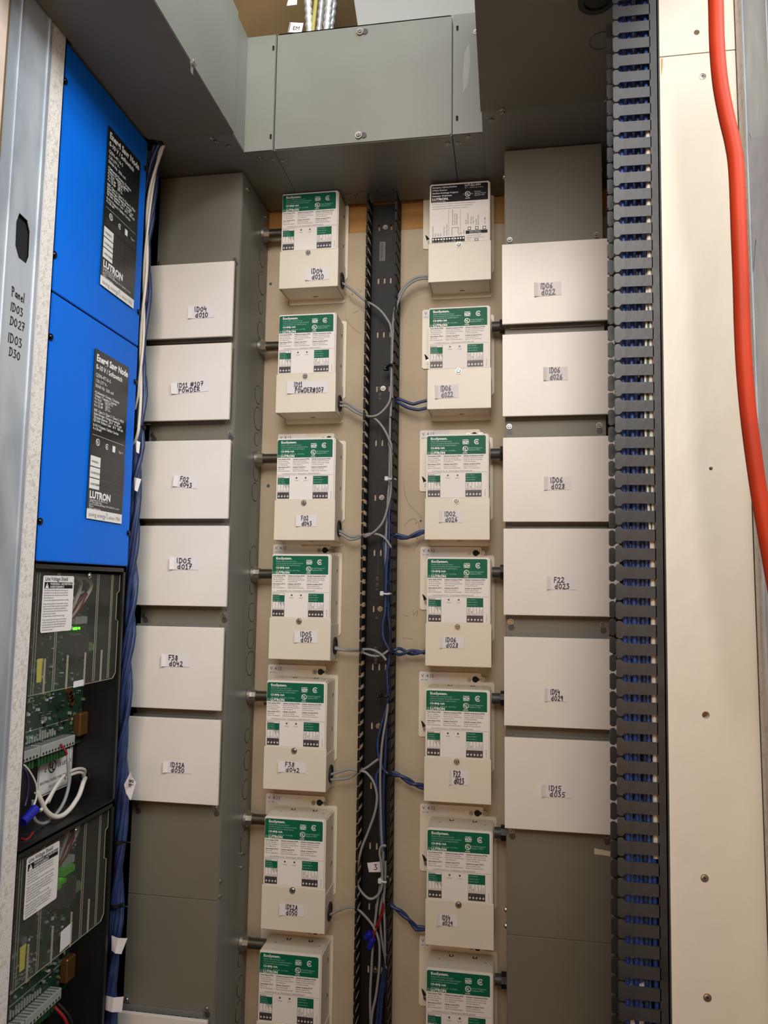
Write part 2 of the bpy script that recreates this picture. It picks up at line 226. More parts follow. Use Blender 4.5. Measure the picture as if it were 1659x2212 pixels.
ZINC = mat('galvanized', (166,174,182), .42, .45, col2=(204,210,216), nscale=14, bump=.12, bscale=60, stretch=(1,1,.35))
BLKP = mat('black_plastic', (24,23,22), .55, 0, .15, 14, .1, 80, spec=.3)
BLKL = mat('lit_black_plastic', (38,38,39), .38, 0, col2=(66,68,70), nscale=18, lo=.35, hi=.8, bump=.1, bscale=80, spec=.5)  # lighter copy of the duct plastic: stronger light put into the colour
BLKR = mat('black_rubber', (12,11,14), .6)
BLKM = mat('black_enamel', (20,20,20), .45, 0, .2, 12)
BLUE = mat('blue_enamel', (0,106,218), .5, 0, .02, 5, .05, 900, spec=.2)
SCRB = mat('black_screw', (14,14,22), .2, .5)
CGREY = mat('grey_cable_jacket', (138,138,136), .45)
CBLUE = mat('blue_cable_jacket', (38,54,94), .42, 0, .18, 60)
CBLUE2 = mat('light_blue_jacket', (84,108,170), .45, 0, .1, 60)
CBLUE3 = mat('mid_blue_jacket', (44,72,146), .45, 0, .1, 60)
CWHITE = mat('white_cable_jacket', (214,206,192), .5)
CGREEN = mat('green_stripe', (30,84,70), .5)
CRED = mat('red_wire_jacket', (138,16,20), .5)
CPURP = mat('purple_wire_jacket', (60,32,84), .45)
CORD = mat('orange_cord_jacket', (184,52,16), .55, 0, .12, 8, spec=.3)
NUT = mat('blue_wire_nut', (20,30,150), .5)
PLY = mat('plywood', (150,104,44), .6, 0, col2=(184,136,70), nscale=9, lo=.3, hi=.7, bump=.1, bscale=40, stretch=(.6,1,6))
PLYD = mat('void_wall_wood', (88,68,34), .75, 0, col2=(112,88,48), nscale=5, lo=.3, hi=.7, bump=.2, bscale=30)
BOARD = mat('skimmed_board', (184,168,144), .7, 0, col2=(166,150,127), nscale=7, lo=.35, hi=.75, bump=.25, bscale=45)
PANEL = mat('cream_painted_board', (238,233,221), .5, 0, col2=(231,225,210), nscale=3, lo=.3, hi=.7, bump=.9, bscale=24, stretch=(1,1,.6))
GYP = mat('gypsum_edge', (200,190,180), .9, 0, col2=(222,216,207), nscale=160, lo=.36, hi=.50, bump=.35, bscale=420)
GYPP = mat('drywall_paper', (206,196,200), .85, 0, .06, 30, .3, 80)
RUST = mat('brown_paper_face', (204,184,170), .8, 0, .1, 20)
FLOORM = mat('concrete_floor', (70,64,56), .8, 0, .15, 6, .2, 40)
CEILM = mat('ceiling_board', (200,196,188), .8)
PCB = mat('green_circuit_board', (34,62,44), .35, 0, .2, 60)
TERM = mat('white_terminal_plastic', (160,161,154), .5)
TERMG = mat('green_terminal_plastic', (30,78,36), .5)
CAPM = mat('capacitor_sleeve', (150,150,158), .3, .6)
COPP = mat('copper_coil', (112,78,40), .4, .5)
YEL = mat('yellow_sticker', (220,206,90), .5)
LED = mat('green_indicator_light', (80,255,30), .3, emit=5.)
LEDG = mat('green_lit_display', (60,130,30), .3, emit=.25)
LCD = mat('pale_green_relay', (110,130,84), .5)
SHIELD = mat('tinted_polycarbonate', (112,112,100), .10, 0, alpha=.13)
SHRIB = mat('polycarbonate_rib', (170,165,145), .2, 0, alpha=.55)
FLEX = mat('flexible_conduit_metal', (216,218,222), .38, .55)
YFLEX = mat('yellow_jacket', (170,162,80), .5)
TIE = mat('white_nylon_tie', (206,206,204), .45)
TIEB = mat('black_nylon_tie', (8,8,9), .5)
CLEARC = mat('steel_tube', (112,108,96), .25, .9)
DUST = mat('primer_smear', (150,152,148), .7)
LIGHTG = mat('light_grey_enamel', (150,152,149), .5)
PUTTY = mat('joint_compound', (206,208,214), .85, 0, .06, 40, .3, 90)
TANEDGE = mat('raw_board_edge', (196,164,110), .85)
MASK = mat('masking_tape', (206,192,166), .8)

# ---------------------------------------------------------------- mesh helpers
WL = {}
def wloc(o):
    v = Vector((0, 0, 0))
    while o is not None: v += Vector(o.location); o = o.parent
    return v
class MB:
    def __init__(s): s.v = []; s.f = []; s.m = []; s.mats = []; s.sm = []
    def mi(s, m):
        if m not in s.mats: s.mats.append(m)
        return s.mats.index(m)
    def add(s, vs, fs, m, smooth=False):
        o = len(s.v); s.v += [tuple(p) for p in vs]; k = s.mi(m)
        for f in fs: s.f.append(tuple(i+o for i in f)); s.m.append(k); s.sm.append(smooth)
    def box(s, a, b, m):
        x0, y0, z0 = [min(p, q) for p, q in zip(a, b)]; x1, y1, z1 = [max(p, q) for p, q in zip(a, b)]
        s.add([(x0,y0,z0),(x1,y0,z0),(x1,y1,z0),(x0,y1,z0),(x0,y0,z1),(x1,y0,z1),(x1,y1,z1),(x0,y1,z1)],
              [(0,3,2,1),(4,5,6,7),(0,1,5,4),(1,2,6,5),(2,3,7,6),(3,0,4,7)], m)
    def bbox(s, a, b, m, r=.0015, seg=2):
        bm = bmesh.new(); x0, y0, z0 = [min(p, q) for p, q in zip(a, b)]; x1, y1, z1 = [max(p, q) for p, q in zip(a, b)]
        bmesh.ops.create_cube(bm, size=1)
        for q in bm.verts: q.co = Vector(((q.co.x+.5)*(x1-x0)+x0, (q.co.y+.5)*(y1-y0)+y0, (q.co.z+.5)*(z1-z0)+z0))
        bmesh.ops.bevel(bm, geom=bm.edges[:], offset=r, segments=seg, affect='EDGES')
        bm.verts.index_update()
        s.add([q.co for q in bm.verts], [tuple(q.index for q in f.verts) for f in bm.faces], m); bm.free()
    def cyl(s, p0, p1, r0, m, r1=None, n=14, cap=True, smooth=True):
        p0 = Vector(p0); p1 = Vector(p1); d = (p1-p0).normalized(); r1 = r0 if r1 is None else r1
        a = d.orthogonal().normalized(); b = d.cross(a); vs = []
        for p, r in ((p0, r0), (p1, r1)):
            for i in range(n):
                t = 2*math.pi*i/n; vs.append(p + a*math.cos(t)*r + b*math.sin(t)*r)
        s.add(vs, [(i, (i+1) % n, n+(i+1) % n, n+i) for i in range(n)], m, smooth)
        if cap: s.add(vs, [tuple(range(n))[::-1], tuple(range(n, 2*n))], m)
    def ring(s, c, d, R, r, h, m, n=24, a0=0, a1=2*math.pi):
        c = Vector(c); d = Vector(d).normalized(); a = d.orthogonal().normalized(); b = d.cross(a); vs = []; full = abs(a1-a0-2*math.pi) < 1e-6
        k = n if full else n+1
        for i in range(k):
            t = a0+(a1-a0)*i/n; e = a*math.cos(t)+b*math.sin(t)
            vs += [c+e*r, c+e*R, c+e*R+d*h, c+e*r+d*h]
        fs = []
        for i in range(n):
            j = (i+1) % k
            for q in range(4): fs.append((4*i+q, 4*i+(q+1) % 4, 4*j+(q+1) % 4, 4*j+q))
        s.add(vs, fs, m)
    def tube(s, pts, r, m, n=8, sub=4, caps=True):
        P = [Vector(p) for p in pts]
        if sub > 1 and len(P) > 2:
            Q = []
            for i in range(len(P)-1):
                a = P[max(i-1, 0)]; b = P[i]; c = P[i+1]; d = P[min(i+2, len(P)-1)]
                for k in range(sub):
                    t = k/sub
                    Q.append(.5*((2*b)+(c-a)*t+(2*a-5*b+4*c-d)*t*t+(3*b-a-3*c+d)*t**3))
            Q.append(P[-1]); P = Q
        vs = []; nrm = None
        for i, p in enumerate(P):
            d = (P[min(i+1, len(P)-1)]-P[max(i-1, 0)])
            if d.length < 1e-9: d = Vector((0, 0, 1))
            d.normalize()
            if nrm is None: nrm = d.orthogonal().normalized()
            nrm = (nrm-d*nrm.dot(d)).normalized(); b = d.cross(nrm)
            rr = r[i % len(r)] if isinstance(r, (list, tuple)) else r
            for k in range(n):
                t = 2*math.pi*k/n; vs.append(p+nrm*math.cos(t)*rr+b*math.sin(t)*rr)
        fs = [(i*n+k, i*n+(k+1) % n, (i+1)*n+(k+1) % n, (i+1)*n+k) for i in range(len(P)-1) for k in range(n)]
        s.add(vs, fs, m, True)
        if caps: s.add(vs[:n], [tuple(range(n))[::-1]], m); s.add(vs[-n:], [tuple(range(n))], m)
    def plate(s, outer, holes, fr, th, m):
        """2D polygon with holes, in frame fr = (origin, X, Y, N), thickness th along -N"""
        o, X, Y, N = [Vector(q) for q in fr]; loops = [outer]+list(holes)
        tri = tessellate_polygon([[Vector((p[0], p[1], 0)) for p in L] for L in loops])
        flat = [p for L in loops for p in L]; n = len(flat)
        top = [o+X*p[0]+Y*p[1] for p in flat]; bot = [q-N*th for q in top]; fs = []
        for t in tri:
            a, b, c = [top[i] for i in t]
            if (b-a).cross(c-a).dot(N) < 0: t = (t[0], t[2], t[1])
            fs.append(tuple(t))
            if th: fs.append((t[0]+n, t[2]+n, t[1]+n))
        if th:
            k = 0
            for L in loops:
                for i in range(len(L)): j = (i+1) % len(L); fs.append((k+i, k+i+n, k+j+n, k+j))
                k += len(L)
        s.add(top+(bot if th else []), fs, m)
    def flat(s, fr, polys, m, h=0.):
        o, X, Y, N = [Vector(q) for q in fr]
        for p in polys: s.add([o+X*a+Y*b+N*h for a, b in p], [tuple(range(len(p)))], m)
    def rect(s, fr, x0, y0, x1, y1, m, h=0.): s.flat(fr, [[(x0,y0),(x1,y0),(x1,y1),(x0,y1)]], m, h)
    def text(s, fr, body, x, y, size, m, h=0., bold=0., sx=1., align='LEFT'):
        vs, fs = glyphs(body, bold, align); o, X, Y, N = [Vector(q) for q in fr]
        s.add([o+X*(x+a*size*sx)+Y*(y+b*size)+N*h for a, b in vs], fs, m)
    def stroke(s, fr, pts, wd, m, h=0.):
        for a, b in zip(pts[:-1], pts[1:]):
            dx, dy = b[0]-a[0], b[1]-a[1]; L = math.hypot(dx, dy) or 1e-6; nx, ny = -dy/L*wd/2, dx/L*wd/2; ex, ey = dx/L*wd*.4, dy/L*wd*.4
            s.flat(fr, [[(a[0]-ex+nx, a[1]-ey+ny), (a[0]-ex-nx, a[1]-ey-ny), (b[0]+ex-nx, b[1]+ey-ny), (b[0]+ex+nx, b[1]+ey+ny)]], m, h); h += 2e-6
    def mesh(s, name):
        me = bpy.data.meshes.new(name); me.from_pydata(s.v, [], s.f)
        for m in s.mats: me.materials.append(m)
        me.polygons.foreach_set('material_index', s.m); me.polygons.foreach_set('use_smooth', s.sm); me.update()
        return me
    def build(s, name, parent=None, local=False, center=False, kind=None, label=None):
        off = Vector((0, 0, 0))
        if not local:
            if parent is not None: off = wloc(parent)
            elif center:
                xs = [v[0] for v in s.v]; ys = [v[1] for v in s.v]; zs = [v[2] for v in s.v]
                off = Vector(((min(xs)+max(xs))/2, (min(ys)+max(ys))/2, min(zs)))
            s.v = [(v[0]-off.x, v[1]-off.y, v[2]-off.z) for v in s.v]
        o = bpy.data.objects.new(name, s.mesh(name)); C.objects.link(o)
        if parent is not None: o.parent = parent
        elif center: o.location = off
        if kind: o['kind'] = kind
        if label: o['label'] = label
        return o
_gc = {}
def glyphs(body, bold, align):
    k = (body, bold, align)
    if k in _gc: return _gc[k]
    cu = bpy.data.curves.new('t', 'FONT'); cu.body = body; cu.size = 1; cu.offset = bold; cu.align_x = align; cu.resolution_u = 2
    ob = bpy.data.objects.new('t', cu); me = ob.to_mesh()
    r = ([(v.co.x, v.co.y) for v in me.vertices], [tuple(p.vertices) for p in me.polygons])
    ob.to_mesh_clear(); bpy.data.objects.remove(ob); bpy.data.curves.remove(cu); _gc[k] = r
    return r
def thing(name, label, cat, loc=(0,0,0), group=None):
    o = bpy.data.objects.new(name, None); C.objects.link(o); o.location = loc; o.empty_display_size = .05
    return tag(o, label, cat, group)
def tag(o, label, cat, group=None):
    o['label'] = label; o['category'] = cat
    if group: o['group'] = group
    return o
def part(name, parent, fn, **kw):
    m = MB(); fn(m); return m.build(name, parent, **kw)
def screw(parent, c, d=(0,-1,0), r=.004, m=None, slot=True, local=False, name='screw', h=.0022):
    b = MB(); c = Vector(c); d = Vector(d).normalized(); m = m or CHROME
    b.cyl(c, c+d*h*.55, r*1.15, m, n=14); b.cyl(c+d*h*.5, c+d*h, r*.95, m, r1=r*.6, n=14)
    if slot:
        a = d.orthogonal().normalized(); a = (a*math.cos(random.random()*3)+d.cross(a)*math.sin(random.random()*3)).normalized(); e = d.cross(a)
        for p, q in ((a, e), (e, a)):
            o = c+d*(h+.0001)
            b.add([o-p*r*.55-q*r*.1, o+p*r*.55-q*r*.1, o+p*r*.55+q*r*.1, o-p*r*.55+q*r*.1], [(0,1,2,3)], GAP)
    return b.build(name, parent, local=local)
def circ(x, y, r, n=16, a=0): return [(x+r*math.cos(a+2*math.pi*i/n), y+r*math.sin(a+2*math.pi*i/n)) for i in range(n)]
def rrect(x0, y0, x1, y1, r, n=4):
    P = []
    for cx, cy, a in ((x1-r, y1-r, 0), (x0+r, y1-r, 1), (x0+r, y0+r, 2), (x1-r, y0+r, 3)):
        for i in range(n+1): t = (a+i/n)*math.pi/2; P.append((cx+r*math.cos(t), cy+r*math.sin(t)))
    return P
FY = lambda x, y, z: ((x, y, z), (1,0,0), (0,0,1), (0,-1,0))       # faces the room (-y)
# marker alphabet: strokes in a unit-high box
GL = {'I': (.25, [[(.1,1),(.12,0)]]), 'D': (.62, [[(.08,1),(.1,0)],[(0,.95),(.35,.95),(.58,.55),(.4,.1),(.02,.02)]]),
 '0': (.6, [[(.3,.95),(.08,.7),(.05,.3),(.25,.03),(.48,.2),(.52,.65),(.3,.95)]]), '1': (.35, [[(.02,.72),(.2,1),(.2,0)],[(.02,0),(.36,0)]]),
 '2': (.58, [[(.05,.78),(.25,.98),(.45,.8),(.35,.45),(.03,.05),(.58,.03)]]), '3': (.55, [[(.05,.93),(.4,.95),(.2,.58),(.48,.4),(.35,.05),(.02,.08)]]),
 '4': (.55, [[(.1,1),(.05,.42),(.5,.45)],[(.38,.75),(.36,-.05)]]), '5': (.55, [[(.52,.97),(.14,.95),(.1,.55),(.42,.5),(.42,.12),(.05,.02)]]),
 '6': (.55, [[(.42,.98),(.12,.6),(.08,.15),(.35,.02),(.5,.3),(.3,.48),(.1,.32)]]), '7': (.5, [[(.03,.95),(.46,.95),(.2,0)],[(.12,.5),(.45,.5)]]),
 '8': (.55, [[(.42,.85),(.2,.97),(.1,.75),(.42,.35),(.35,.05),(.1,.08),(.1,.3),(.45,.72),(.42,.85)]]), '9': (.52, [[(.45,.7),(.25,.95),(.06,.72),(.2,.5),(.44,.62),(.44,.9),(.36,0)]]),
 'd': (.6, [[(.42,.5),(.18,.6),(.04,.3),(.2,.03),(.42,.2)],[(.46,1),(.44,.05),(.5,0)]]), 'A': (.58, [[(0,0),(.28,1),(.5,0)],[(.1,.35),(.45,.35)]]),
 'F': (.5, [[(.1,.98),(.08,0)],[(.05,.98),(.5,.98)],[(.1,.52),(.42,.52)]]), 'P': (.52, [[(.1,1),(.08,0)],[(0,.95),(.42,.9),(.42,.6),(.08,.5)]]),
 'O': (.62, [[(.3,.95),(.06,.6),(.2,.05),(.5,.2),(.52,.75),(.3,.95)]]), 'W': (.75, [[(0,.95),(.15,.05),(.35,.6),(.52,.05),(.7,.95)]]),
 'E': (.5, [[(.45,.95),(.08,.95),(.06,.03),(.48,.03)],[(.08,.5),(.38,.5)]]), 'R': (.55, [[(.08,0),(.1,1)],[(0,.95),(.42,.9),(.4,.58),(.08,.5),(.5,0)]]),
 '#': (.65, [[(.2,1),(.12,0)],[(.45,1),(.36,0)],[(0,.66),(.6,.7)],[(0,.32),(.6,.36)]]), ' ': (.35, []),
 'a': (.5, [[(.4,.5),(.15,.5),(.08,.15),(.35,.1),(.42,.5),(.45,.05)]]), 'n': (.45, [[(.05,.5),(.06,.05)],[(.06,.35),(.3,.5),(.36,.05)]]),
 'e': (.42, [[(.08,.3),(.36,.32),(.25,.52),(.05,.3),(.2,.03),(.4,.1)]]), 'l': (.22, [[(.08,1),(.1,.02)]])}
def scrawl(mb, fr, txt, x, y, hgt, wid, h=0., wd=None, m=None, seed=0):
    rnd = random.Random(txt+str(seed)); tot = sum(GL[c][0]+.14 for c in txt); k = wid/tot; wd = wd or hgt*.11; cx = x
    for c in txt:
        adv, st = GL[c]; dy = rnd.uniform(-.05, .05); sl = rnd.uniform(-.04, .08)
        for s_ in st: mb.stroke(fr, [(cx+(p[0]+sl*p[1])*k, y+(p[1]+dy)*hgt) for p in s_], wd, m or MARK, h)
        cx += (adv+.14)*k
def note(parent, q, y, lines, tilt=0., seed=1, off=(0,0,0)):
    x0, x1, z0, z1 = q; x0 -= off[0]; x1 -= off[0]; z0 -= off[2]; z1 -= off[2]; w, hh = x1-x0, z1-z0; c, s = math.cos(tilt), math.sin(tilt)
    fr = ((x0, y-.0006, (z0+z1)/2 - math.sin(tilt)*w/2), (c,0,s), (-s,0,c), (0,-1,0))
    rnd = random.Random(seed); b = MB()
    lift = .0035   # left end curls off the metal
    o, X, Y, N = [Vector(t) for t in fr]
    vs = []; n = 7
    for i in range(n+1):
        t = i/n; e = lift*max(0, 1-t*4.5)**2
        for yy in (-hh/2, hh/2): vs.append(o+X*(w*t)+Y*(yy+rnd.uniform(-.0003,.0003))+N*e)
    vs2 = [v+Vector((0,.00025,0)) for v in vs]; k = len(vs)
    b.add(vs+vs2, [(2*i,2*i+2,2*i+3,2*i+1) for i in range(n)]+[(2*i+k,2*i+1+k,2*i+3+k,2*i+2+k) for i in range(n)], PAPER)
    p = b.build('paper_label', parent, local=True, label='white paper strip hand lettered '+' '.join(lines))
    b = MB()
    hs = hh*.40; L = max(len(l) for l in lines)
    for i, l in enumerate(lines):
        wid = w*(.52 if L < 6 else .72)*(sum(GL[ch][0]+.14 for ch in l)/max(sum(GL[ch][0]+.14 for ch in q_) for q_ in lines))
        scrawl(b, fr, l, w*(.24 if L < 6 else .16)+i*w*.03, hh*(.04 if i == 0 else -.44), hs, wid, .0006+.0003, hs*.145, seed=seed)
    b.build('handwriting', p, local=True)

# ================================================================= setting
def structure(name, fn, parent=None): m = MB(); fn(m); return m.build(name, parent, kind='structure')
wb = structure('wall_back', lambda b: b.box((-.56,.006,-1.5), (.5,.05,1.6), PLY))
part('skimmed_board', wb, lambda b: b.box((-.52,0.0005,-1.5), (.39,.006,.664), BOARD))
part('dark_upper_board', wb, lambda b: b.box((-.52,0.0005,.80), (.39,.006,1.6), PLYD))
PENC = mat('pencil', (128,112,92), .8)
def marks(b):
    fr = FY(0, .0002, 0); L = lambda P_, w_=.0009, m=None: b.stroke(fr, P_, w_, PENC)
    for P_ in ([(-.115,.532),(-.111,.520),(-.101,.512)], [(-.122,.484),(-.112,.470),(-.100,.459),(-.090,.452)], [(-.098,.545),(-.093,.538),(-.090,.543)], [(-.106,.495),(-.100,.498),(-.095,.499)],
               [(.000,.150),(.003,.125),(.008,.110),(.018,.098),(.030,.088),(.036,.078)], [(.002,.064),(.012,.076),(.022,.078),(.030,.070),(.034,.050),(.030,.030),(.020,.016)], [(.004,-.108),(.012,-.109)], [(.020,-.097),(.022,-.107),(.026,-.100),(.030,-.098),(.028,-.108)], [(.002,-.150),(.010,-.151),(.020,-.152)], [(-.262,.480),(-.264,.470),(-.259,.462),(-.262,.455)], [(-.252,.470),(-.251,.452)]): L(P_, .0008)
    b.flat(fr, [circ(-.282,.566,.0032,8), circ(-.2745,.145,.0034,10), circ(-.268,-.283,.0034,10), circ(.034,.074,.0026,6), circ(.0275,.0395,.0012,8), circ(.0255,.070,.0012,6), circ(-.1090,.535,.0015,8)], DKI, .0001)
part('pencil_marks', wb, marks, kind='stuff')
wl = structure('wall_left', lambda b: b.box((-.56,-.51,-1.5), (-.5125,.006,1.6), BLKM))
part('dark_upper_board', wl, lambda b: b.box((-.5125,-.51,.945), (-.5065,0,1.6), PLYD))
wr = structure('wall_right', lambda b: b.box((.392,-.53+.0165,-1.5), (.5,.006,1.6), BOARD))
fl = structure('floor', lambda b: b.box((-1.6,-3.2,-1.55), (1.8,.05,-1.5), FLOORM))
ce = structure('ceiling', lambda b: b.box((-.56,-.51,1.95), (.5,.05,2.0), CEILM))
# front wall, left of the opening: doubled drywall, then the stud
def jl(b):
    b.box((-1.5,-.5505,-1.5), (-.4205,-.5240,1.9), GYP); b.box((-1.5,-.5520,-1.5), (-.4202,-.5505,1.9), GYPP); b.box((-1.5,-.5245,-1.5),(-.4203,-.5230,1.9), GYPP)
wfl = structure('wall_front_left', jl)
part('outer_drywall', wfl, lambda b: (b.box((-1.5,-.6655,-1.5), (-.4201,-.6415,1.9), RUST), b.box((-1.5,-.6425,-1.5), (-.4195,-.6397,1.9), PLYD)))
def jr(b):
    b.box((.4715,-.558,-1.5), (1.5,-.5305,1.9), GYP); b.box((.471,-.560,-1.5), (1.5,-.558,1.9), GYPP); b.box((.4705,-.545,-1.5),(.472,-.5435,1.9), RUST)
wfr = structure('wall_front_right', jr)
# metal studs
ts = thing('metal_stud', 'galvanized metal stud with punched slot and marker notes beside the blue boxes', 'stud', (-.46,-.5935,-1.5))
X0 = -.4205
def web(b):
    out = [(-.6395,-1.5),(-.5522,-1.5),(-.5522,1.9),(-.6395,1.9)]
    hole = [(-.6015,.405),(-.5965,.4195),(-.5795,.4175),(-.5730,.405),(-.5720,.372),(-.5765,.360),(-.5925,.361),(-.6005,.374)]
    b.plate(out, [hole], ((X0,0,0),(0,1,0),(0,0,1),(1,0,0)), .0012, ZINC)
    b.box((X0-.035,-.6395,-1.5),(X0-.0012,-.6383,1.9), ZINC); b.box((X0-.035,-.5534,-1.5),(X0-.0012,-.5522,1.9), ZINC)
part('web', ts, web)
part('groove', ts, lambda b: (b.box((X0,-.6180,-1.5),(X0+.0012,-.6160,1.9), ZINC), b.box((X0,-.5610,-1.5),(X0+.0016,-.5580,1.9), ZINC)))
part('slot_recess', ts, lambda b: b.box((X0-.006,-.6135,.34),(X0-.0045,-.5635,.435), GAP))
def sw(b):
    for t, y0, z, w_, hh in (('Panel',-.6015,.313,.026,.013), ('ID03',-.6025,.294,.026,.011), ('D027',-.6015,.276,.030,.011), ('ID03',-.6035,.253,.029,.012), ('D30',-.5995,.236,.023,.011)):
        fr = ((X0+.0004,y0,z-.006),(0,1,0),(0,0,1),(1,0,0)); scrawl(b, fr, t, 0, 0, hh, w_, 0, .0013, BLACKI)
part('handwriting', ts, sw)
tr = thing('metal_stud', 'galvanized metal stud smeared with white compound right of the cream panel', 'stud', (.5,-.6,-1.5))
XR = .4695
def web2(b):
    out = [(-.660,-1.5),(-.5605,-1.5),(-.5605,1.9),(-.660,1.9)]
    hole = [(-.597,.418),(-.592,.426),(-.589,.415),(-.589,.370),(-.593,.362),(-.598,.372)]
    b.plate([(-p[0],p[1]) for p in out], [[(-p[0],p[1]) for p in hole]], ((XR,0,0),(0,-1,0),(0,0,1),(-1,0,0)), .0012, ZINC)
    b.box((XR+.0012,-.66,-1.5),(XR+.035,-.6588,1.9), ZINC); b.box((XR+.0012,-.5617,-1.5),(XR+.035,-.5605,1.9), ZINC)
part('web', tr, web2)
part('groove', tr, lambda b: (b.box((XR,-.5665,-1.5),(XR-.0016,-.5635,1.9), ZINC), b.box((XR,-.640,-1.5),(XR-.0012,-.638,1.9), ZINC)))
part('slot_recess', tr, lambda b: b.box((XR+.004,-.61,.33),(XR+.006,-.575,.44), COPP))
def smear(b):
    fr = ((XR-.0003,0,0),(0,-1,0),(0,0,1),(-1,0,0))
    b.flat(fr, [[(.5675,.47),(.578,.452),(.600,.44),(.630,.425),(.659,.43),(.659,.10),(.630,.16),(.610,.26),(.5980,.30),(.580,.335),(.5675,.30)]], PUTTY)
part('compound_smear', tr, smear)
# cream panel behind the right edge of the opening
tp = thing('painted_panel', 'cream painted board screwed up beside the slotted duct, right of the closet', 'panel', (.43,-.522,-1.5))
YP = -.53
def pn(z0, z1, dx):
    def f(b):
        b.plate([(.3772+.0107*z0,z0),(.4705,z0),(.4705,z1),(.3772+.0107*z1,z1)], [circ(x, z, r_, 10) for (x, z, r_) in HO if z0 < z < z1], FY(0,YP,0), .0155, PANEL)
    return f
HO = [(D['phole'][0][0], D['phole'][0][2], .0022), (D['phole'][1][0], D['phole'][1][2], .0042), (D['phole'][2][0], D['phole'][2][2], .0035)]
part('lower_board', tp, pn(-1.5, .5955, 0)); part('upper_board', tp, pn(.597, 1.5, .0))
part('torn_edge', tp, lambda b: b.flat(FY(0,YP-.0003,0), [[(.3849,.5945),(.3847,.570),(.3868,.582),(.3872,.5935)]], TANEDGE))
for q in D['pscrew']: screw(tp, (q[0], YP, q[2]), r=.0038, h=.0008)
for x, z, r_ in HO: part('hole_recess', tp, lambda b: b.cyl((x,YP+.0150,z),(x,YP+.0152,z), r_*1.2, TANEDGE))
# ================================================================= horizontal wireways
ZB, ZT, YB = .722, .942, -.2115
def knock(parent, c, d, R, local=False):
    b = MB(); c = Vector(c); d = Vector(d)
    for k in range(4): b.ring(c, d, R, R-.0014, .0003, GAP, n=7, a0=k*math.pi/2+.12, a1=(k+1)*math.pi/2-.12)
    b.cyl(c, c+d*.0004, R-.0012, GREY, n=20)
    return b.build('knockout', parent)
bt = thing('cable_trough', 'grey metal cable trough with screwed front cover across the back wall', 'wireway', (-.05,-.1,ZB))
part('body', bt, lambda b: b.box((-.212,YB+.0015,ZB), (.1062,-.0075,ZT), GREY))
def cov(b):
    out = rrect(-.2105, ZB+.001, .1052, ZT+.002, .003)
    b.plate(out, [], FY(0,YB-.0015,0), .003, GREY)
    b.box((-.2105,YB-.0015,ZT), (.1052,YB+.014,ZT+.002), GREY)
cv = part('cover', bt, cov)
for x, z in ((-.0575,.930), (-.0570,.7345)):
    part('keyhole', cv, lambda b: (b.cyl((x+.009,YB-.0032,z),(x+.009,YB-.003,z), .0052, DKI), b.cyl((x,YB-.0032,z),(x,YB-.0031,z), .0052, DKI)))
    screw(cv, (x,YB-.003,z), r=.0052, h=.004)
for q in D['uring'][:3]: knock(bt, (q[0],q[1],ZB), (0,0,-1), .017 if q is D['uring'][0] else .013)
el = thing('trough_elbow', 'grey metal corner elbow joining back trough and left trough', 'wireway', (-.25,-.2,ZB))
part('body', el, lambda b: (b.box((-.2665,YB,ZB),(-.213,-.001,ZT), GREY), b.box((-.51,-.272,ZB+.0008),(-.2665,-.001,ZT), GREY)))
part('flange', el, lambda b: (b.plate([(-.268,ZB-.001),(-.2135,ZB-.001),(-.2135,ZT),(-.268,ZT)], [rrect(-.2195,.911,-.2155,.921,.0018), rrect(-.2195,.741,-.2155,.751,.0018)], FY(0,YB-.004,0), .0012, GREY),
     b.box((-.2685,-.272,ZB-.001),(-.2672,YB-.004,ZT), GREY)))
for a in ((-.2205,YB-.002,.909,-.2145,YB-.0008,.923),(-.2205,YB-.002,.739,-.2145,YB-.0008,.753)): part('slot_recess', el, lambda b: b.box(a[:3], a[3:], GAP))
er = thing('trough_elbow', 'grey metal corner elbow joining back trough and right trough', 'wireway', (.14,-.2,ZB))
part('body', er, lambda b: (b.box((.1075,YB,ZB),(.159,-.001,ZT), GREY), b.box((.159,-.272,ZB+.0008),(.3905,-.001,ZT), GREY)))
part('flange', er, lambda b: b.plate([(.108,ZB-.001),(.1605,ZB-.001),(.1605,ZT),(.108,ZT)], [rrect(.1135,.911,.1175,.921,.0018), rrect(.1135,.7445,.1175,.7545,.0018)], FY(0,YB-.004,0), .0012, GREY))
for a in ((.1125,YB-.002,.909,.1185,YB-.0008,.923),(.1125,YB-.002,.742,.1185,YB-.0008,.757)): part('slot_recess', er, lambda b: b.box(a[:3], a[3:], GAP))
part('primer_smear', er, lambda b: b.flat(FY(0,YB-.0044,0), [[(.128,.87),(.136,.885),(.138,.85),(.134,.81),(.126,.795),(.125,.83)]], DUST))
screw(er, (.1475,YB-.004,.905), r=.004)
lt = thing('cable_trough', 'grey metal cable trough running forward along the left wall above the blue boxes', 'wireway', (-.38,-.4,ZB))
part('body', lt, lambda b: (b.box((-.51,-.505,ZB), (-.4285,-.2735,ZT), GREY), b.box((-.4185,-.72,ZB), (-.2665,-.5051,ZT), GREY), b.box((-.4284,-.505,ZB), (-.2665,-.2735,ZT), GREY)))
lc = part('cover', lt, lambda b: (b.bbox((-.2665,-.72,ZB-.004), (-.2625,-.2745,ZT+.002), GREY, .001), b.box((-.4185,-.72,ZB-.0042), (-.264,-.2745,ZB-.0001), GREYD)))
def wing(b):
    b.cyl((-.2625,-.452,.715),(-.256,-.452,.715), .0045, CHROME); b.bbox((-.2575,-.459,.7135),(-.2555,-.447,.7175), CHROME, .0006); b.box((-.2615,-.4555,.700),(-.2605,-.4485,.714), CHROME)
part('latch_screw', lc, wing)
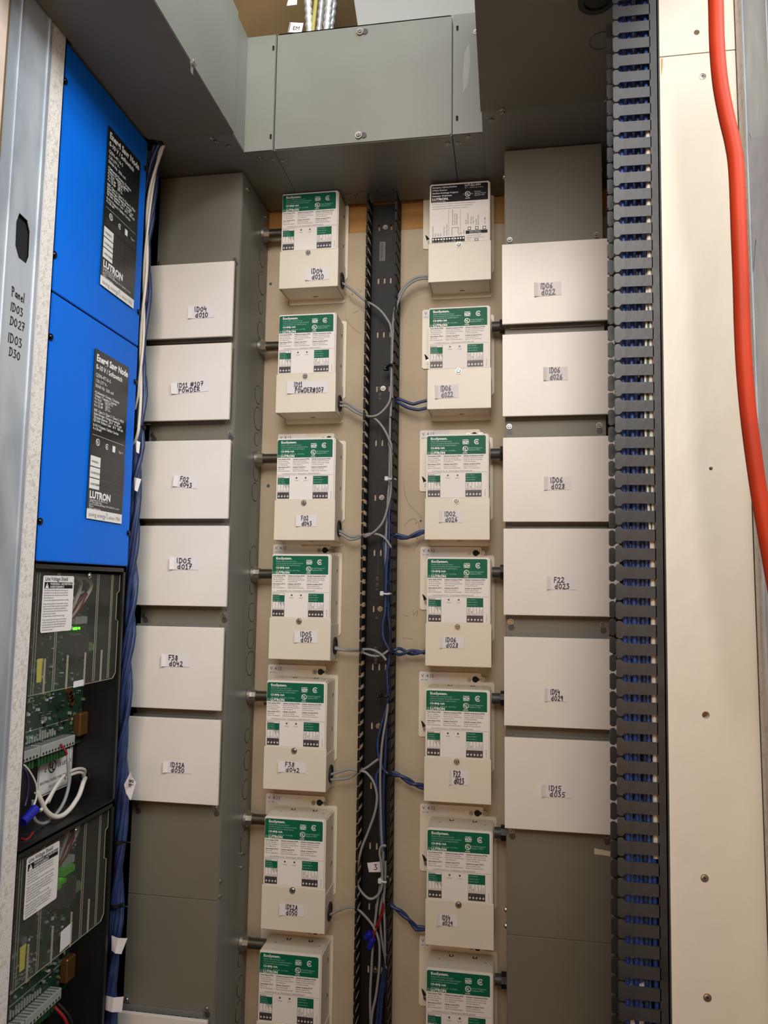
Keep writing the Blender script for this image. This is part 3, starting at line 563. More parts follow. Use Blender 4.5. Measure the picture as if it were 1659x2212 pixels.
rt = thing('cable_trough', 'grey metal cable trough above the right wireway, seen from underneath', 'wireway', (.28,-.4,ZB))
part('body', rt, lambda b: (b.box((.1595,-.51,ZB), (.3905,-.2735,ZT), GREY), b.box((.1595,-.72,ZB), (.3815,-.51,ZT), GREY)))
part('cover', rt, lambda b: b.box((.1575,-.72,ZB-.004), (.3815,-.2745,ZB-.0001), GREYD))
part('knockout', rt, lambda b: b.ring((.332,-.409,ZB-.0042),(0,0,-1), .0175, .0164, .0004, DKI))
part('grommet', rt, lambda b: (b.cyl((.315,-.515+.02,ZB-.004),(.315,-.515+.02,ZB-.012), .024, BLKR, n=24), b.ring((.315,-.495,ZB-.012),(0,0,-1), .024, .017, .002, BLKR)))
part('grommet', lt, lambda b: b.ring((-.4185,-.262,ZB-.0002),(0,0,-1), .019, .013, .004, BLKR, n=24))
part('grommet_hole', lt, lambda b: b.cyl((-.4185,-.262,ZB-.0008),(-.4185,-.262,ZB-.0012), .0135, BLKR, n=24))
for i, q in enumerate(D['uscrew']):
    par = lt if i in (0,1) else el if i in (2,3,4) else bt if i in (5,6) else rt if i in (10,11,12) else er
    zz = ZB-.0042 if i in (0,10,12) else ZB+(.0008 if par in (el, er) else 0)
    screw(par, (q[0],q[1],zz), (0,0,-1), r=.0036, h=.0035)
screw(el, (-.2445,-.19,ZB), (0,0,-1), r=.0036, h=.0035)
# light box standing on the trough and the flexible conduits
jb = thing('junction_box', 'light grey sheet metal box standing on top of the back trough', 'box', (.04,-.13,ZT+.002))
part('body', jb, lambda b: b.bbox((-.068,-.168,ZT+.0021), (.15,-.02,1.25), GREY, .002))
part('front_cover', jb, lambda b: b.add([(-.066,-.171,ZT+.0021),(.150,-.171,ZT+.0021),(.150,-.171,1.25),(-.113,-.171,1.25),(-.066,-.168,ZT+.0021),(.150,-.168,ZT+.0021),(.150,-.168,1.25),(-.113,-.168,1.25)], [(0,1,2,3),(4,7,6,5),(0,4,5,1),(0,3,7,4),(1,5,6,2),(3,2,6,7)], LIGHTG))
lbl = ['leftmost ribbed metal conduit rising from the back trough', 'yellow stained ribbed conduit between the silver ones', 'middle ribbed metal conduit rising from the back trough', 'ribbed metal conduit second from the light grey box', 'ribbed metal conduit leaning nearest the light grey box']
for i, pts in enumerate(D['conduit']):
    a = Vector(pts[0]); c = Vector(pts[2]); a = a+(c-a)*((ZT+.003-a.z)/(c.z-a.z)); c = a+(c-a)*1.3
    b = MB(); n = 90; m = YFLEX if i == 1 else FLEX
    b.tube([a+(c-a)*t/n for t in range(n+1)], [.0060,.0070,.0082,.0082,.0070,.0060] if i != 1 else [.0036,.0042], m, n=12, sub=1)
    tag(b.build('flexible_conduit', center=True), lbl[i], 'conduit', 'flexible conduits rising from the back trough')
def ctag(b):
    fr = ((-.210,-.156,.9935),(.985,0,-.17),(.17,0,.985),(0,-1,0)); b.plate([(0,0),(.027,0),(.027,.02),(0,.02)], [], fr, .0004, PAPER)
    b.text(fr, 'EM', .008, .005, .011, BLACKI, .0003, 0); b.rect(fr, .001, .001, .0022, .019, BLACKI, .0003)
tag(part('paper_tag', None, ctag, center=True), 'white printed paper tag on the conduits above the back trough', 'tag')
def ctag2(b): b.plate([(0,0),(.02,.004),(.018,.016),(0,.014)], [], ((-.214,-.156,1.048),(.96,0,-.2),(.2,0,.96),(0,-1,0)), .0004, PAPER)
tag(part('paper_tag', None, ctag2, center=True), 'white paper scrap at the very top left of the conduits', 'tag')

# ================================================================= vertical wireways
def vwire(name_l, x0, x1, side):
    t = thing('vertical_wireway', name_l, 'wireway', ((x0+x1)/2,-.08,-1.2))
    YW = -.157
    part('body', t, lambda b: b.bbox((x0,YW+.0015,-1.2), (x1,-.0002,ZB-.002), GREY, .0015))
    # lids between the joints
    zs = [ZB-.003, -.5905 if side == 'L' else -.6035, -1.2]
    for a, c in zip(zs[:-1], zs[1:]):
        part('lid', t, lambda b: b.bbox((x0+.0006,YW-.0002,c+.0006), (x1-.0006,YW+.0014,a-.0004), GREYD, .0006, 1))
    return t
wlw = vwire('grey vertical wireway behind the left column of white cover plates', -.4553, -.290, 'L')
wrw = vwire('grey vertical wireway behind the right column of white cover plates', .1955, .3625, 'R')
for i, q in enumerate(D['wws']):
    t = wlw if i < 10 else wrw
    screw(t, (q[0],-.1572,q[2]), r=.0040, h=.0042)
    part('keyhole', t, lambda b: b.cyl((q[0]+.0012,-.1573,q[2]-.0095),(q[0]+.0012,-.1575,q[2]-.0095), .0052, DKI))
for i, q in enumerate(D['knock']): knock(wlw, (-.2899, -.030 if i % 2 else -.034, q[2]), (1,0,0), (.0185,.0235,.0135,.0185)[i % 4])
for z in (-.560, -.585): screw(wlw, (-.2899,-.150,z), (1,0,0), r=.004, h=.003); screw(wlw, (-.2899,-.045,z+.01), (1,0,0), r=.0035, h=.003); screw(wrw, (.1955,-.14,z-.012), (-1,0,0), r=.004, h=.004)
screw(wlw, (-.2899,-.13,.70), (1,0,0), r=.004, h=.003); screw(wlw, (-.2899,-.02,.70), (1,0,0), r=.004, h=.003)
screw(wrw, (.1955,-.14,.68), (-1,0,0), r=.0035, h=.003); screw(wrw, (.3625,-.14,.68), (1,0,0), r=.0035, h=.003)
part('tape_strip', wrw, lambda b: b.flat(FY(0,-.1576,0), [[(.333,-.4700),(.3612,-.4722),(.3612,-.4650),(.333,-.4610)]], MASK))

# ================================================================= white cover plates (modules on the wireways)
PW, PH, PY = .184, .1416, -.1775
LP = {1: ('ID04','d010'), 2: ('ID11 #107','POWDER'), 3: ('F02','d043'), 4: ('ID05','d017'), 5: ('F38','d042'), 6: ('ID12A','d050')}
LQ = {1: ('ID06','d022'), 2: ('ID06','d026'), 3: ('ID06','d028'), 4: ('F22','d023'), 5: ('ID14','d029'), 6: ('ID15','d035')}
PLz = [.5365,.3827,.2041,.0498,-.1283,-.2859]; PRz = [.5364,.3764,.1983,.0452,-.1319,-.2919]
def make_plate():
    t = bpy.data.objects.new('relay_module', None); C.objects.link(t)
    def body(b):
        x0, x1, z1, z0 = .010, PW-.010, -.005, -PH+.005; ya, yb = .0045, .0195
        b.box((x0,ya,z0),(x1,yb,z1), GREYD)
        for zz in (z0-.0003, z1+.0003):
            for k in range(13): b.box((x0+.004+k*.0118,ya+.003,zz-.0003),(x0+.0125+k*.0118,ya+.011,zz+.0003), GAP)
    part('body', t, body, local=True)
    part('mounting_lip', t, lambda b: b.box((.014,.0165,-PH-.0035),(PW-.014,.0193,-PH+.006), GREY), local=True); part('mounting_lip', t, lambda b: b.box((.014,.0165,-.006),(PW-.014,.0193,.0032), GREY), local=True)
    def cover(b):
        b.bbox((0,0,-PH),(PW,.0016,0), WHITE, .0007, 2)
        for a, c in (((0,.0008,-.0014),(PW,.006,0)), ((0,.0008,-PH),(PW,.006,-PH+.0014)), ((0,.0008,-PH),(.0014,.006,0)), ((PW-.0014,.0008,-PH),(PW,.006,0))): b.box(a, c, WHITE)
    part('cover', t, cover, local=True)
    return t
def dup(root, loc, name=None):
    r = root.copy(); C.objects.link(r); r.location = loc
    for ch in list(root.children):
        c = ch.copy(); C.objects.link(c); c.parent = r
        for g in list(ch.children): d = g.copy(); C.objects.link(d); d.parent = c
    return r
pp = make_plate(); first = True; NOTED = []
PLdx = [-.004,-.0038,.0005,.003,.0,.0]
tiltP = {2: .06, 3: -.11, 1: 0.01}
for col, zs, LL in (('P', PLz, LP), ('Q', PRz, LQ)):
    for i in range(7):
        z = zs[i] if i < 6 else -.7735
        if col == 'Q' and i == 6: continue
        x = (-.289-PW+PLdx[i] if i < 6 else -.478) if col == 'P' else .1912+(.0004*i)
        side = 'left' if col == 'P' else 'right'
        r = pp if first else dup(pp, (x, PY, z)); r.location = (x, PY, z)
        if col == 'Q' and i == 0: r.scale = (.967, 1, 1)
        plain = first; first = False
        if i < 6: lab = 'white cover plate in the %s column, paper label %s' % (side, ' '.join(LL[i+1]))
        else: lab = 'white cover plate at the bottom of the left wireway, only its vented top edge visible'
        tag(r, lab, 'module', 'white cover plates on the wireways')
        NOTED.append((r, col, i+1))
for o, col, i in NOTED:
    if i < 7: note(o, D['notes'][col+str(i)], -.0001, (LP if col == 'P' else LQ)[i], tiltP.get(i, 0) if col == 'P' else .02*(i in (1,)), seed=i, off=tuple(o.location))

# ================================================================= dimmer modules
MW, MH, MD = .115, .1943, .0676
PRT = [('Power Indicator (PWR)','On: unit is operating','Off: unit is not powered','or is malfunctioning'), ('Indicateur de puissance (PWR)','Allume: l\'unite est alimentee','Eteint: l\'unite n\'est pas alimentee','ou est defectueuse'), ('Indicador de alimentacion (PWR)','Encendido: unidad esta operando','Apagado: unidad no tiene energia','o no esta funcionando')]
PRT2 = [('Status Indicator (STAT)','Flash: normal','Flash: no communication'), ('Indicateur d\'etat (STAT)','Lent: fonction normale','Rapide: communication absente'), ('Indicador de estado (STAT)','Normal: parpadeo lento','Rapido: no hay comunicacion')]
def ul(b, fr, x, y, r, m, bg, h):
    n = 20
    for k in range(n):
        a0, a1 = 2*math.pi*k/n, 2*math.pi*(k+1)/n
        b.flat(fr, [[(x+math.cos(a0)*r, y+math.sin(a0)*r), (x+math.cos(a1)*r, y+math.sin(a1)*r), (x+math.cos(a1)*r*.8, y+math.sin(a1)*r*.8), (x+math.cos(a0)*r*.8, y+math.sin(a0)*r*.8)]], m, h)
    b.text(fr, 'U', x-.62*r, y-.25*r, r*1.1, m, h, .04); b.text(fr, 'L', x-.02*r, y-.6*r, r*1.1, m, h, .04)
def csa(b, fr, x, y, r, m, h):
    n = 14
    for k in range(n):
        a0, a1 = .7+(2*math.pi-1.4)*k/n, .7+(2*math.pi-1.4)*(k+1)/n
        b.flat(fr, [[(x+math.cos(a0)*r, y+math.sin(a0)*r), (x+math.cos(a1)*r, y+math.sin(a1)*r), (x+math.cos(a1)*r*.74, y+math.sin(a1)*r*.74), (x+math.cos(a0)*r*.74, y+math.sin(a0)*r*.74)]], m, h)
    b.text(fr, 'SA', x-.5*r, y-.38*r, r*1.05, m, h, .03, sx=.85)
def eco_print(b):
    fr = FY(0,-MD-.00062,0); mm = .001
    b.flat(fr, [[(x, z) for x, z in rrect(1.4*mm,-38*mm,109.5*mm,-3.4*mm,3*mm)]], GREEN)
    b.rect(fr, 1.4*mm,-38*mm,6*mm,-33*mm, GREEN, 1e-5); b.rect(fr, 104*mm,-38*mm,109.5*mm,-33*mm, GREEN, 1e-5)
    h = 3e-5; T = lambda s, x, z, sz, m=WHI, bold=0., sx=1.: b.text(fr, s, x*mm, z*mm, sz*mm, m, h, bold, sx)
    T('EcoSystem.', 8.1, -10.4, 6.3, WHI, .025, 1.08)
    for k, s in enumerate(('Multiple Fixture Dimming Control','Controle de gradation de multiples luminaires','Control atenuador de multiples lamparas')): T(s, 8.1, -14.8-k*3.7, 3.3, LGI, 0, .86)
    T('C5-BMJ-16A', 8.1, -27.6, 4.7, WHI, .03, 1.1); T('100-277 V~  50/60 Hz  16 A Max', 8.1, -32.2, 3.4, LGI, 0, 1.0)
    T('LUTRON', 8.1, -37.0, 6.0, WHI, .04, 1.12)
    b.flat(fr, [[(2.9*mm,-36.8*mm),(3.5*mm,-36.8*mm),(3.5*mm,-33.6*mm),(2.9*mm,-33.6*mm)], [(5.5*mm,-36.8*mm),(6.1*mm,-36.8*mm),(6.1*mm,-33.6*mm),(5.5*mm,-33.6*mm)], [(2.9*mm,-37.2*mm),(6.1*mm,-37.2*mm),(6.1*mm,-36.6*mm),(2.9*mm,-36.6*mm)], [(2.9*mm,-33.8*mm),(6.1*mm,-33.8*mm),(6.1*mm,-33.2*mm),(2.9*mm,-33.2*mm)]], LGI, h)
    b.rect(fr, 67.3*mm,-12*mm,77.8*mm,-11*mm, WHI, h); b.rect(fr, 67.3*mm,-19.4*mm,77.8*mm,-18.4*mm, WHI, h); T('NOM', 67.1, -17.8, 6.6, WHI, .04, .72)
    csa(b, fr, 93.2*mm, -15.1*mm, 5*mm, WHI, h); ul(b, fr, 72.1*mm, -28.2*mm, 5*mm, WHI, GREEN, h)
    T('LISTED', 67.4, -36.6, 2.8, WHI, .02); T('Energy Management', 78, -27.6, 3.5, LGI, 0, .88); T('Equipment 9C61', 78, -31.2, 3.5, LGI, 0, .88)
    for c, x in enumerate((3.2, 32.5, 69)):
        wx = (.78, .80, .84)[c]
        for k, s in enumerate(PRT[c]): T(s, x, -42.2-k*3.5, 3.0 if k else 3.2, BLACKI if k == 0 else GREYI, .03 if k == 0 else .01, wx)
        for k, s in enumerate(PRT2[c]): T(s, x, -57.4-k*3.5, 3.0 if k else 3.2, BLACKI if k == 0 else GREYI, .03 if k == 0 else .01, wx)
    T('Lutron Electronics Co., Inc.   Technical Support 1-800-523-9466 (24/7)', 11, -70, 3.0, GREYI, .01, .86)
    b.rect(fr, 1.5*mm,-71.6*mm,112*mm,-71.2*mm, GREYI, h)
    for x in (40.3, 58.2): b.flat(fr, [circ(x*mm, -77.2*mm, 1.7*mm, 12)], DKI, h)
    T('PWR', 36.6, -83.4, 3.2, GREYI, 0, 1.1); T('STAT', 54.0, -83.4, 3.2, GREYI, 0, 1.05)
    for x0, x1, n, z1, lab, words in ((3.3,26.6,4,-73.4,('Class 2 Link','Lien Classe 2','Enlace Clase 2'),('E1','E2','E1','E2')), (72.6,102,5,-73.6,('Class 2 Sensors','Capteurs Classe 2','Sensores Clase 2'),('20V 50mA','COM','IR','OCC','DAYLT'))):
        b.rect(fr, x0*mm,-117*mm,x1*mm,z1*mm, BLACKI, h)
        if n == 4: b.rect(fr, (x0+.4)*mm,-77.4*mm,(x1-.4)*mm,(z1-.4)*mm, STICK, 2*h); b.text(fr, 'EcoSystem', (x0+.5)*mm, -77*mm, 3.1*mm, BLACKI, 3*h, .02, .9); gz = -78
        else: gz = z1-.3
        b.rect(fr, (x0+.2)*mm,-89.5*mm,(x1-.2)*mm,gz*mm, GREEN, 2*h)
        for k, s in enumerate(lab): b.text(fr, s, (x0+.9)*mm, (gz-3.4-k*(3.6 if n == 4 else 4.6))*mm, 3.1*mm, LGI, 3*h, 0, .8)
        b.rect(fr, (x0+.2)*mm,-116.8*mm,(x1-.2)*mm,-104.8*mm, DKI, 2*h)
        w_ = (x1-x0-.4)/n
        for k in range(n):
            a = x0+.2+w_*k; b.rect(fr, (a+.25)*mm,-104.6*mm,(a+w_-.25)*mm,-89.7*mm, STICK, 2*h)
            b.flat(fr, [circ((a+w_/2)*mm, -112.2*mm, 1.6*mm, 12)], WHI, 3*h); b.stroke(fr, [((a+w_/2-1)*mm,-111.4*mm),((a+w_/2+1)*mm,-113*mm)], .5*mm, DKI, 4*h)
            b.rect(fr, (a-.1)*mm,-116.8*mm,(a+.25)*mm,-104.8*mm, BLACKI, 3*h)
            if n == 4 and k > 1:
                for q in range(4): b.stroke(fr, [((a+.5+q*1.2)*mm,-90*mm),((a+w_-.4)*mm,(-97+q*1.7)*mm)], .4*mm, BLACKI, 3*h)
            f2 = ((fr[0][0]+(a+w_*.72)*mm, fr[0][1]-3*h, fr[0][2]-104*mm), (0,0,1), (-1,0,0), (0,-1,0)); b.text(f2, words[k], 0, 0, 3.3*mm, BLACKI if k == 0 and n == 5 else GREYI, 0, .01, .9)
    f2 = ((109*mm, fr[0][1]-h, -116*mm), (0,0,1), (-1,0,0), (0,-1,0)); b.text(f2, 'P/N 500-11281', 0, 0, 2.4*mm, GREYI, 0, 0, .9)
def eli_print(b):
    fr = FY(0,-MD-.00062,0); mm = .001; h = 3e-5; T = lambda s, x, z, sz, m=WHI, bold=0., sx=1.: b.text(fr, s, x*mm, z*mm, sz*mm, m, h, bold, sx)
    b.flat(fr, [rrect(3*mm,-38*mm,111*mm,-4*mm,2.5*mm)], BLACKI); b.rect(fr, 3*mm,-38*mm,111*mm,-34*mm, BLACKI, 1e-5)
    for k, s in enumerate(('Emergency Lighting Interface','3-Phase Detector','Interface d\'eclairage d\'urgence','Detecteur d\'triphasees')): T(s, 5, -9.2-k*5.7, 4.4, WHI, .02, .92)
    T('LUTRON.', 5, -33.4, 6.4, WHI, .04, 1.15); T('Coopersburg, PA 18036', 5, -37.2, 2.6, WHI, 0, 1)
    T('LUT-ELI-3PH', 67, -9, 5.6, WHI, .02, 1.0); T('24 V ~ / 24 BTN Input / Source', 67, -13, 2.9, WHI, 0, .95)
    ul(b, fr, 72.5*mm, -24.5*mm, 5.4*mm, WHI, BLACKI, h); T('LISTED', 68, -34, 3.0, WHI, .02); T('c', 63.5, -25.5, 4, WHI); T('us', 79, -25.5, 4, WHI)
    for k, s in enumerate(('Emergency','Lighting and Power','Equipment 10PR')): T(s, 85.5, -21.5-k*3.7, 3.1, WHI, 0, .9)
    for k, s in enumerate(('Visit www.lutron.com for installation, operation, featured equipment, and','conformance instructions. Veuillez vous reporter aux avertissements,','avertissements, instructions sur la mise en service a l\'interieur')): T(s, 4.5, -42.6-k*4.5, 3.2, GREYI, .01, .86)
    for x in (36.5, 58.5): b.rect(fr, x*mm,-105*mm,(x+.5)*mm,-54*mm, GREYI, h)
    def V(s, x, z, sz=3., m=BLACKI, bo=.01): b.text(((x*mm, fr[0][1]-h, z*mm), (0,0,1), (-1,0,0), (0,-1,0)), s, 0, 0, sz*mm, m, 0, bo)
    for s, x, z in (('Sense / Detection',7.5,-106),('Sense',12.5,-106),('NO2',17.5,-105.5),('NO1',22.5,-105.5),('AC Hot / Vivo',29,-105),('Common / Comun',34,-105),('Fire Alarm Control Panel',45,-85),('Panneau de contro.',49,-85),('d\'alarme d\'incendie',53,-85),('IR',62,-103),('Button',66.5,-103),('IR / IR',70.5,-84),('Status d\'interieur',74,-84),('IR / Circuit',80,-84),('Open Trip',84,-84),('Fire Alarm',89.5,-88),('Alarme d\'incend.',93.5,-88),('Test / Mise',106,-86)): V(s, x, z)
    b.stroke(fr, [(43*mm,-105*mm),(43*mm,-90*mm),(55*mm,-90*mm),(55*mm,-97*mm)], .7*mm, BLACKI, h); b.stroke(fr, [(54*mm,-98*mm),(57*mm,-105*mm)], .7*mm, BLACKI, h)
    for k in range(12):
        x = 5+k*5.05+(k//4)*.8; b.rect(fr, x*mm,-118*mm,(x+5.1)*mm,-108*mm, BLACKI, h); b.flat(fr, [circ((x+2.5)*mm,-111.5*mm,1.7*mm,12)], WHI, 2*h); b.text(fr, str(12-k), (x+1.2)*mm, -117.4*mm, 3*mm, WHI, 2*h)
    T('SEE FIELD/WIRE / TABLE 2', 20, -121.6, 3, GREYI, .01)
    for x in (76, 90, 104): b.rect(fr, (x-3)*mm,-96.6*mm,(x+3)*mm,-90.4*mm, BLACKI, h); b.flat(fr, [circ(x*mm,-93.4*mm,2.2*mm,12)], WHI, 2*h)
    b.rect(fr, 69*mm,-104*mm,110*mm,-97.5*mm, BLACKI, h); T('Status Indicators', 76, -100.5, 3.2, WHI, .01); b.text(fr, 'Status Indicators', 76*mm, -100.5*mm, 3.2*mm, WHI, 2*h); b.text(fr, 'Indicateurs d\'etat', 76*mm, -103.6*mm, 3.2*mm, WHI, 2*h)
    for k, s in enumerate(('Press and hold to test','Appuyer et maintenir pour','tester')): T(s, 71, -108.4-k*4, 3.2, BLACKI, 0, .95)
    b.rect(fr, 86*mm,-118.5*mm,93*mm,-114*mm, BLACKI, h); b.rect(fr, 87*mm,-117.6*mm,92*mm,-114.9*mm, STICK, 2*h)
def make_module(side, eli=False):
    t = bpy.data.objects.new('dimmer_box', None); C.objects.link(t)
    def bp(b):
        out = [(-.0195,.0195),(-.017,.022),(.0945,.022),(.097,.0195),(.097,.006),(.118,.006),(.121,.003),(.121,-.150),(.1165,-.156),(.1165,-.201),(.113,-.2035),(.003,-.2035),(0,-.201),(0,-.098),(-.0165,-.098),(-.0195,-.095)]
        kh = circ(.088, .0105, .0048, 12, math.pi/12)
        b.plate(out, [], FY(0,-.0022,0), .0021, IVORY)
    bpl = part('back_plate', t, bp, local=True)
    part('keyhole', bpl, lambda b: (b.cyl((.086,-.0023,.0105),(.086,-.0026,.0105), .0058, GAP, n=18), b.box((.086,-.0023,.0082),(.102,-.00255,.0128), GAP)), local=True)
    screw(bpl, (.0985,-.0024,.0108), r=.0042, local=True, h=.0035)
    screw(bpl, (.0745,-.0022,.0100), r=.0040, local=True, h=.0030)
    part('keyhole', bpl, lambda b: b.add([(-.0155,-.0024,-.068),(-.011,-.0024,-.071),(-.001,-.0024,-.085),(-.004,-.0024,-.092),(-.011,-.0024,-.084)], [(0,1,2,3,4)], GAP), local=True)
    screw(bpl, (-.0075,-.0024,-.0835), r=.0036, local=True, h=.003)
    if not eli:
        def vt(b):
            fr = FY(0,-.0024,0); b.plate(rrect(-.0185,.0035,.038,.0215,.0012), [], fr, .0002, PAPER)
            b.text(fr, 'V. 4.12', -.0155, .0115, .0085, BLACKI, .0001, 0, 1.0); b.text(fr, 'SW  002', -.0160, .0055, .0036, GREYI, .0001, .01)
        part('version_sticker', bpl, vt, local=True)
    def hs(b):
        b.bbox((0,-MD,-MH),(MW,-.0022,0), IVORY, .0022, 2)
    part('housing', t, hs, local=True)
    def slots(b):
        for x in (.036, .078): b.box((x,-.022,-.0005),(x+.0018,-.0145,.0004), GAP); b.box((x+.006,-.022,-.0005),(x+.0078,-.0145,.0004), GAP); b.box((x,-.022,-.0005),(x+.0078,-.0203,.0004), GAP)
        b.box((.018,-.034,-.0005),(.021,-.033,.0004), GAP); b.box((.100,-.034,-.0005),(.103,-.033,.0004), GAP)
        for z in (-.030, -.092, -.136, -.158):
            for xx in (0, MW):
                b.box((xx-.0004,-.020,z-.0015),(xx+.0004,-.0165,z+.0035), GAP); b.box((xx-.0004,-.0215,z-.004),(xx+.0004,-.0195,z-.002), GAP)
        b.box((.055,-.020,-MH-.0006),(.064,-.018,-MH+.0004), GAP)
    part('lance_slots', t, slots, local=True, kind='stuff')
    def lc(b):
        z1, z0 = -.1195, -MH-.0014
        b.bbox((-.0016,-MD-.0012,z0),(MW+.0016,-MD+.0002,z1), IVORY, .0006, 1)
        b.box((-.0016,-MD,z0),(-.0002,-.005,z1-.012), IVORY); b.box((MW+.0002,-MD,z0),(MW+.0016,-.005,z1-.012), IVORY)
    part('lower_cover', t, lc, local=True)
    screw(t, (.0562,-MD-.0012,-.1250), r=.0048, local=True, h=.0030)
    gx = MW+.0017 if side == 'L' else -.0017; d = 1 if side == 'L' else -1
    def gr(b):
        b.cyl((gx,-.0335,-.171),(gx+d*.0008,-.0335,-.171), .0150, BLKR, n=26); b.ring((gx,-.0335,-.171),(d,0,0), .0160, .0122, .0022, BLKR, n=26)
    part('grommet', t, gr, local=True)
    st = part('face_sticker', t, lambda b: b.plate(rrect(.0014,-.1186,.1125,-.0010,.0015), [], FY(0,-MD-.0005,0), .0004, STICK), local=True)
    part('lettering', st, eli_print if eli else eco_print, local=True)
    return t
MX = {'L': [0,0,.0036,0,-.0033,0,-.0027], 'R': [0,0,-.0028,0,-.0005,.0036,.0042]}
Lz = [.7204,.4726,.2274,.0057,-.2292,-.4732,-.7057]; Rz = [.7175,.4722,.2291,.002,-.2337,-.4745,-.7081]
TL = {1: ('ID04','d010'), 2: ('ID11','POWDER#107'), 3: ('F02','d043'), 4: ('ID05','d017'), 5: ('F38','d042'), 6: ('ID12A','d050')}
TR = {2: ('ID06','d022'), 3: ('ID02','d026'), 4: ('ID06','d028'), 5: ('F22','d023'), 6: ('ID14','d029')}
PL_, PR_, PE_ = make_module('L'), make_module('R'), make_module('R', True)
for col, zs, x, proto, TT in (('L', Lz, -.2402, PL_, TL), ('R', Rz, .0537, PR_, TR)):
    todo = []
    for i in range(7):
        eli = col == 'R' and i == 0
        todo.append((i, PE_ if eli else (proto if i == 1 else dup(proto, (0,0,0)))))
    for i, o in todo:
        o.location = (x+MX[col][i], 0, zs[i]); side = 'left' if col == 'L' else 'right'
        if col == 'R' and i == 0: tag(o, 'ivory emergency lighting interface box with black header, top of the right column', 'electrical box')
        elif i == 6: tag(o, 'ivory dimming control box cut off by the bottom edge, %s column' % side, 'electrical box', 'dimming control boxes')
        else:
            tag(o, 'ivory dimming control box with green header in the %s column, note %s' % (side, ' '.join(TT[i+1])), 'electrical box', 'dimming control boxes')
            note(o, D['notes'][col+str(i+1)], -MD-.0013, TT[i+1], .03 if col == 'R' and i == 1 else 0, seed=i+9, off=tuple(o.location))

# ================================================================= nipples
for i, q in enumerate(D['nip']):
    t = thing('conduit_nipple', 'short metal conduit nipple from left wireway to %s dimmer box from the top' % ('first','second','third','fourth','fifth','sixth','seventh')[i], 'conduit', (-.27,-.031,q[2]-.012), 'nipples beside the left wireway')
    x1 = -.2402+MX['L'][i]-.0004; y = -.034
    part('tube', t, lambda b: b.cyl((-.2745,y,q[2]),(x1,y,q[2]), .0096, CLEARC, n=18))
    part('coupling', t, lambda b: (b.cyl((-.2835,y,q[2]),(-.274,y,q[2]), .0112, CHROME, n=8, smooth=False)))
    part('locknut', t, lambda b: b.cyl((-.2893,y,q[2]),(-.2835,y,q[2]), .0152, CHROME, n=20))
rv = [(1078,.4436),(1078,.198),(0,-.024),(0,-.2525),(0,-.487),(0,-.735)]
for i, (_, z) in enumerate(rv):
    z0 = z
    t = thing('conduit_nipple', 'dark shadowed conduit nipple between %s right dimmer box and right wireway' % ('second','third','fourth','fifth','sixth','seventh')[i], 'conduit', (.182,-.031,z-.012), 'nipples beside the right wireway')
    x0 = .0537+MX['R'][i+1]+MW+.0021
    part('tube', t, lambda b: b.cyl((x0,-.03,z),(.186,-.03,z), .0096, DKI, n=16)); part('locknut', t, lambda b: b.cyl((.186,-.03,z),(.1953,-.03,z), .0140, BLKM, n=8, smooth=False))  # shade on these nipples is put into the dark tube and locknut colours

# ================================================================= slotted ducts
PIT = .02177
def finger_mesh(Dp, base=.0105, BLKP=None):
    b = MB(); hw, hT, tip = .0067, .0099, .0085
    for s in (1,):
        out = [(-hw,base-.0008),(hw,base-.0008),(hw,Dp-tip),(hT,Dp-tip+.003),(hT,Dp-.0022),(hT-.002,Dp),(-hT+.002,Dp),(-hT,Dp-.0022),(-hT,Dp-tip+.003),(-hw,Dp-tip)]
        b.plate(out, [], ((0,0,0),(0,0,1),(0,-1,0),(1,0,0)), .0018, BLKP)
    b.box((-.0036,-Dp,-hT+.0016),(.0004,-Dp+.0016,hT-.0016), BLKP)   # folded lip
    return b.mesh('finger')
def duct(name_l, Wd, Dp, z0, z1, zph, slotrows=None, BLKP=BLKP):
    t = thing('slotted_wire_duct', name_l, 'cable duct', (0,0,0))
    holes = []
    for r_ in (slotrows or []):
        for k in range(3): holes.append([(x, z) for x, z in rrect(.0158+k*.0125-.0022, r_-.0067, .0158+k*.0125+.0012, r_+.0067, .0016, 2)])
    b = MB(); b.plate([(0,z0),(Wd,z0),(Wd,z1),(0,z1)], holes, FY(0,-.0022,0), .002, BLKP)
    b.box((0,-.0108,z0),(.0018,-.0008,z1), BLKP); b.box((Wd-.0018,-.0108,z0),(Wd,-.0008,z1), BLKP)
    b.build('base', t, local=True)
    fm = finger_mesh(Dp, .0105, BLKP); k = math.ceil((z0-zph)/PIT)
    while zph+k*PIT < z1-.008:
        z = zph+k*PIT; k += 1
        for side in (0, 1):
            o = bpy.data.objects.new('finger', fm); C.objects.link(o); o.parent = t
            if side == 0: o.location = (0, 0, z); o.rotation_euler = (0,0,math.pi); o.scale = (1,-1,1)
            else: o.location = (Wd, 0, z)
    return t
rows = [q[2] for q in D['slots']]
dc = duct('open black slotted wire duct down the middle of the back wall', .0600, .0590, -1.15, .7195, -.0113, rows)
dc.location = (-.0708,-.0005,0)
for i, z in enumerate(rows):
    if i in (0, 3, 5, 7, 9, 13): screw(dc, (-.0708+.0283,-.0027,z), r=.0042, h=.003)
def bar(b):
    fr = FY(-.0540,-.0032,.600); b.plate([(0,0),(.0118,0),(.0118,.040),(0,.040)], [], fr, .0003, GREYI); rnd = random.Random(3); z = .002
    while z < .037: w_ = rnd.choice((.0006,.0011,.0018)); b.rect(fr, .002, z, .0078, z+w_, BLKM, .0001); z += w_+rnd.choice((.0008,.0014))
part('barcode_sticker', dc, bar)
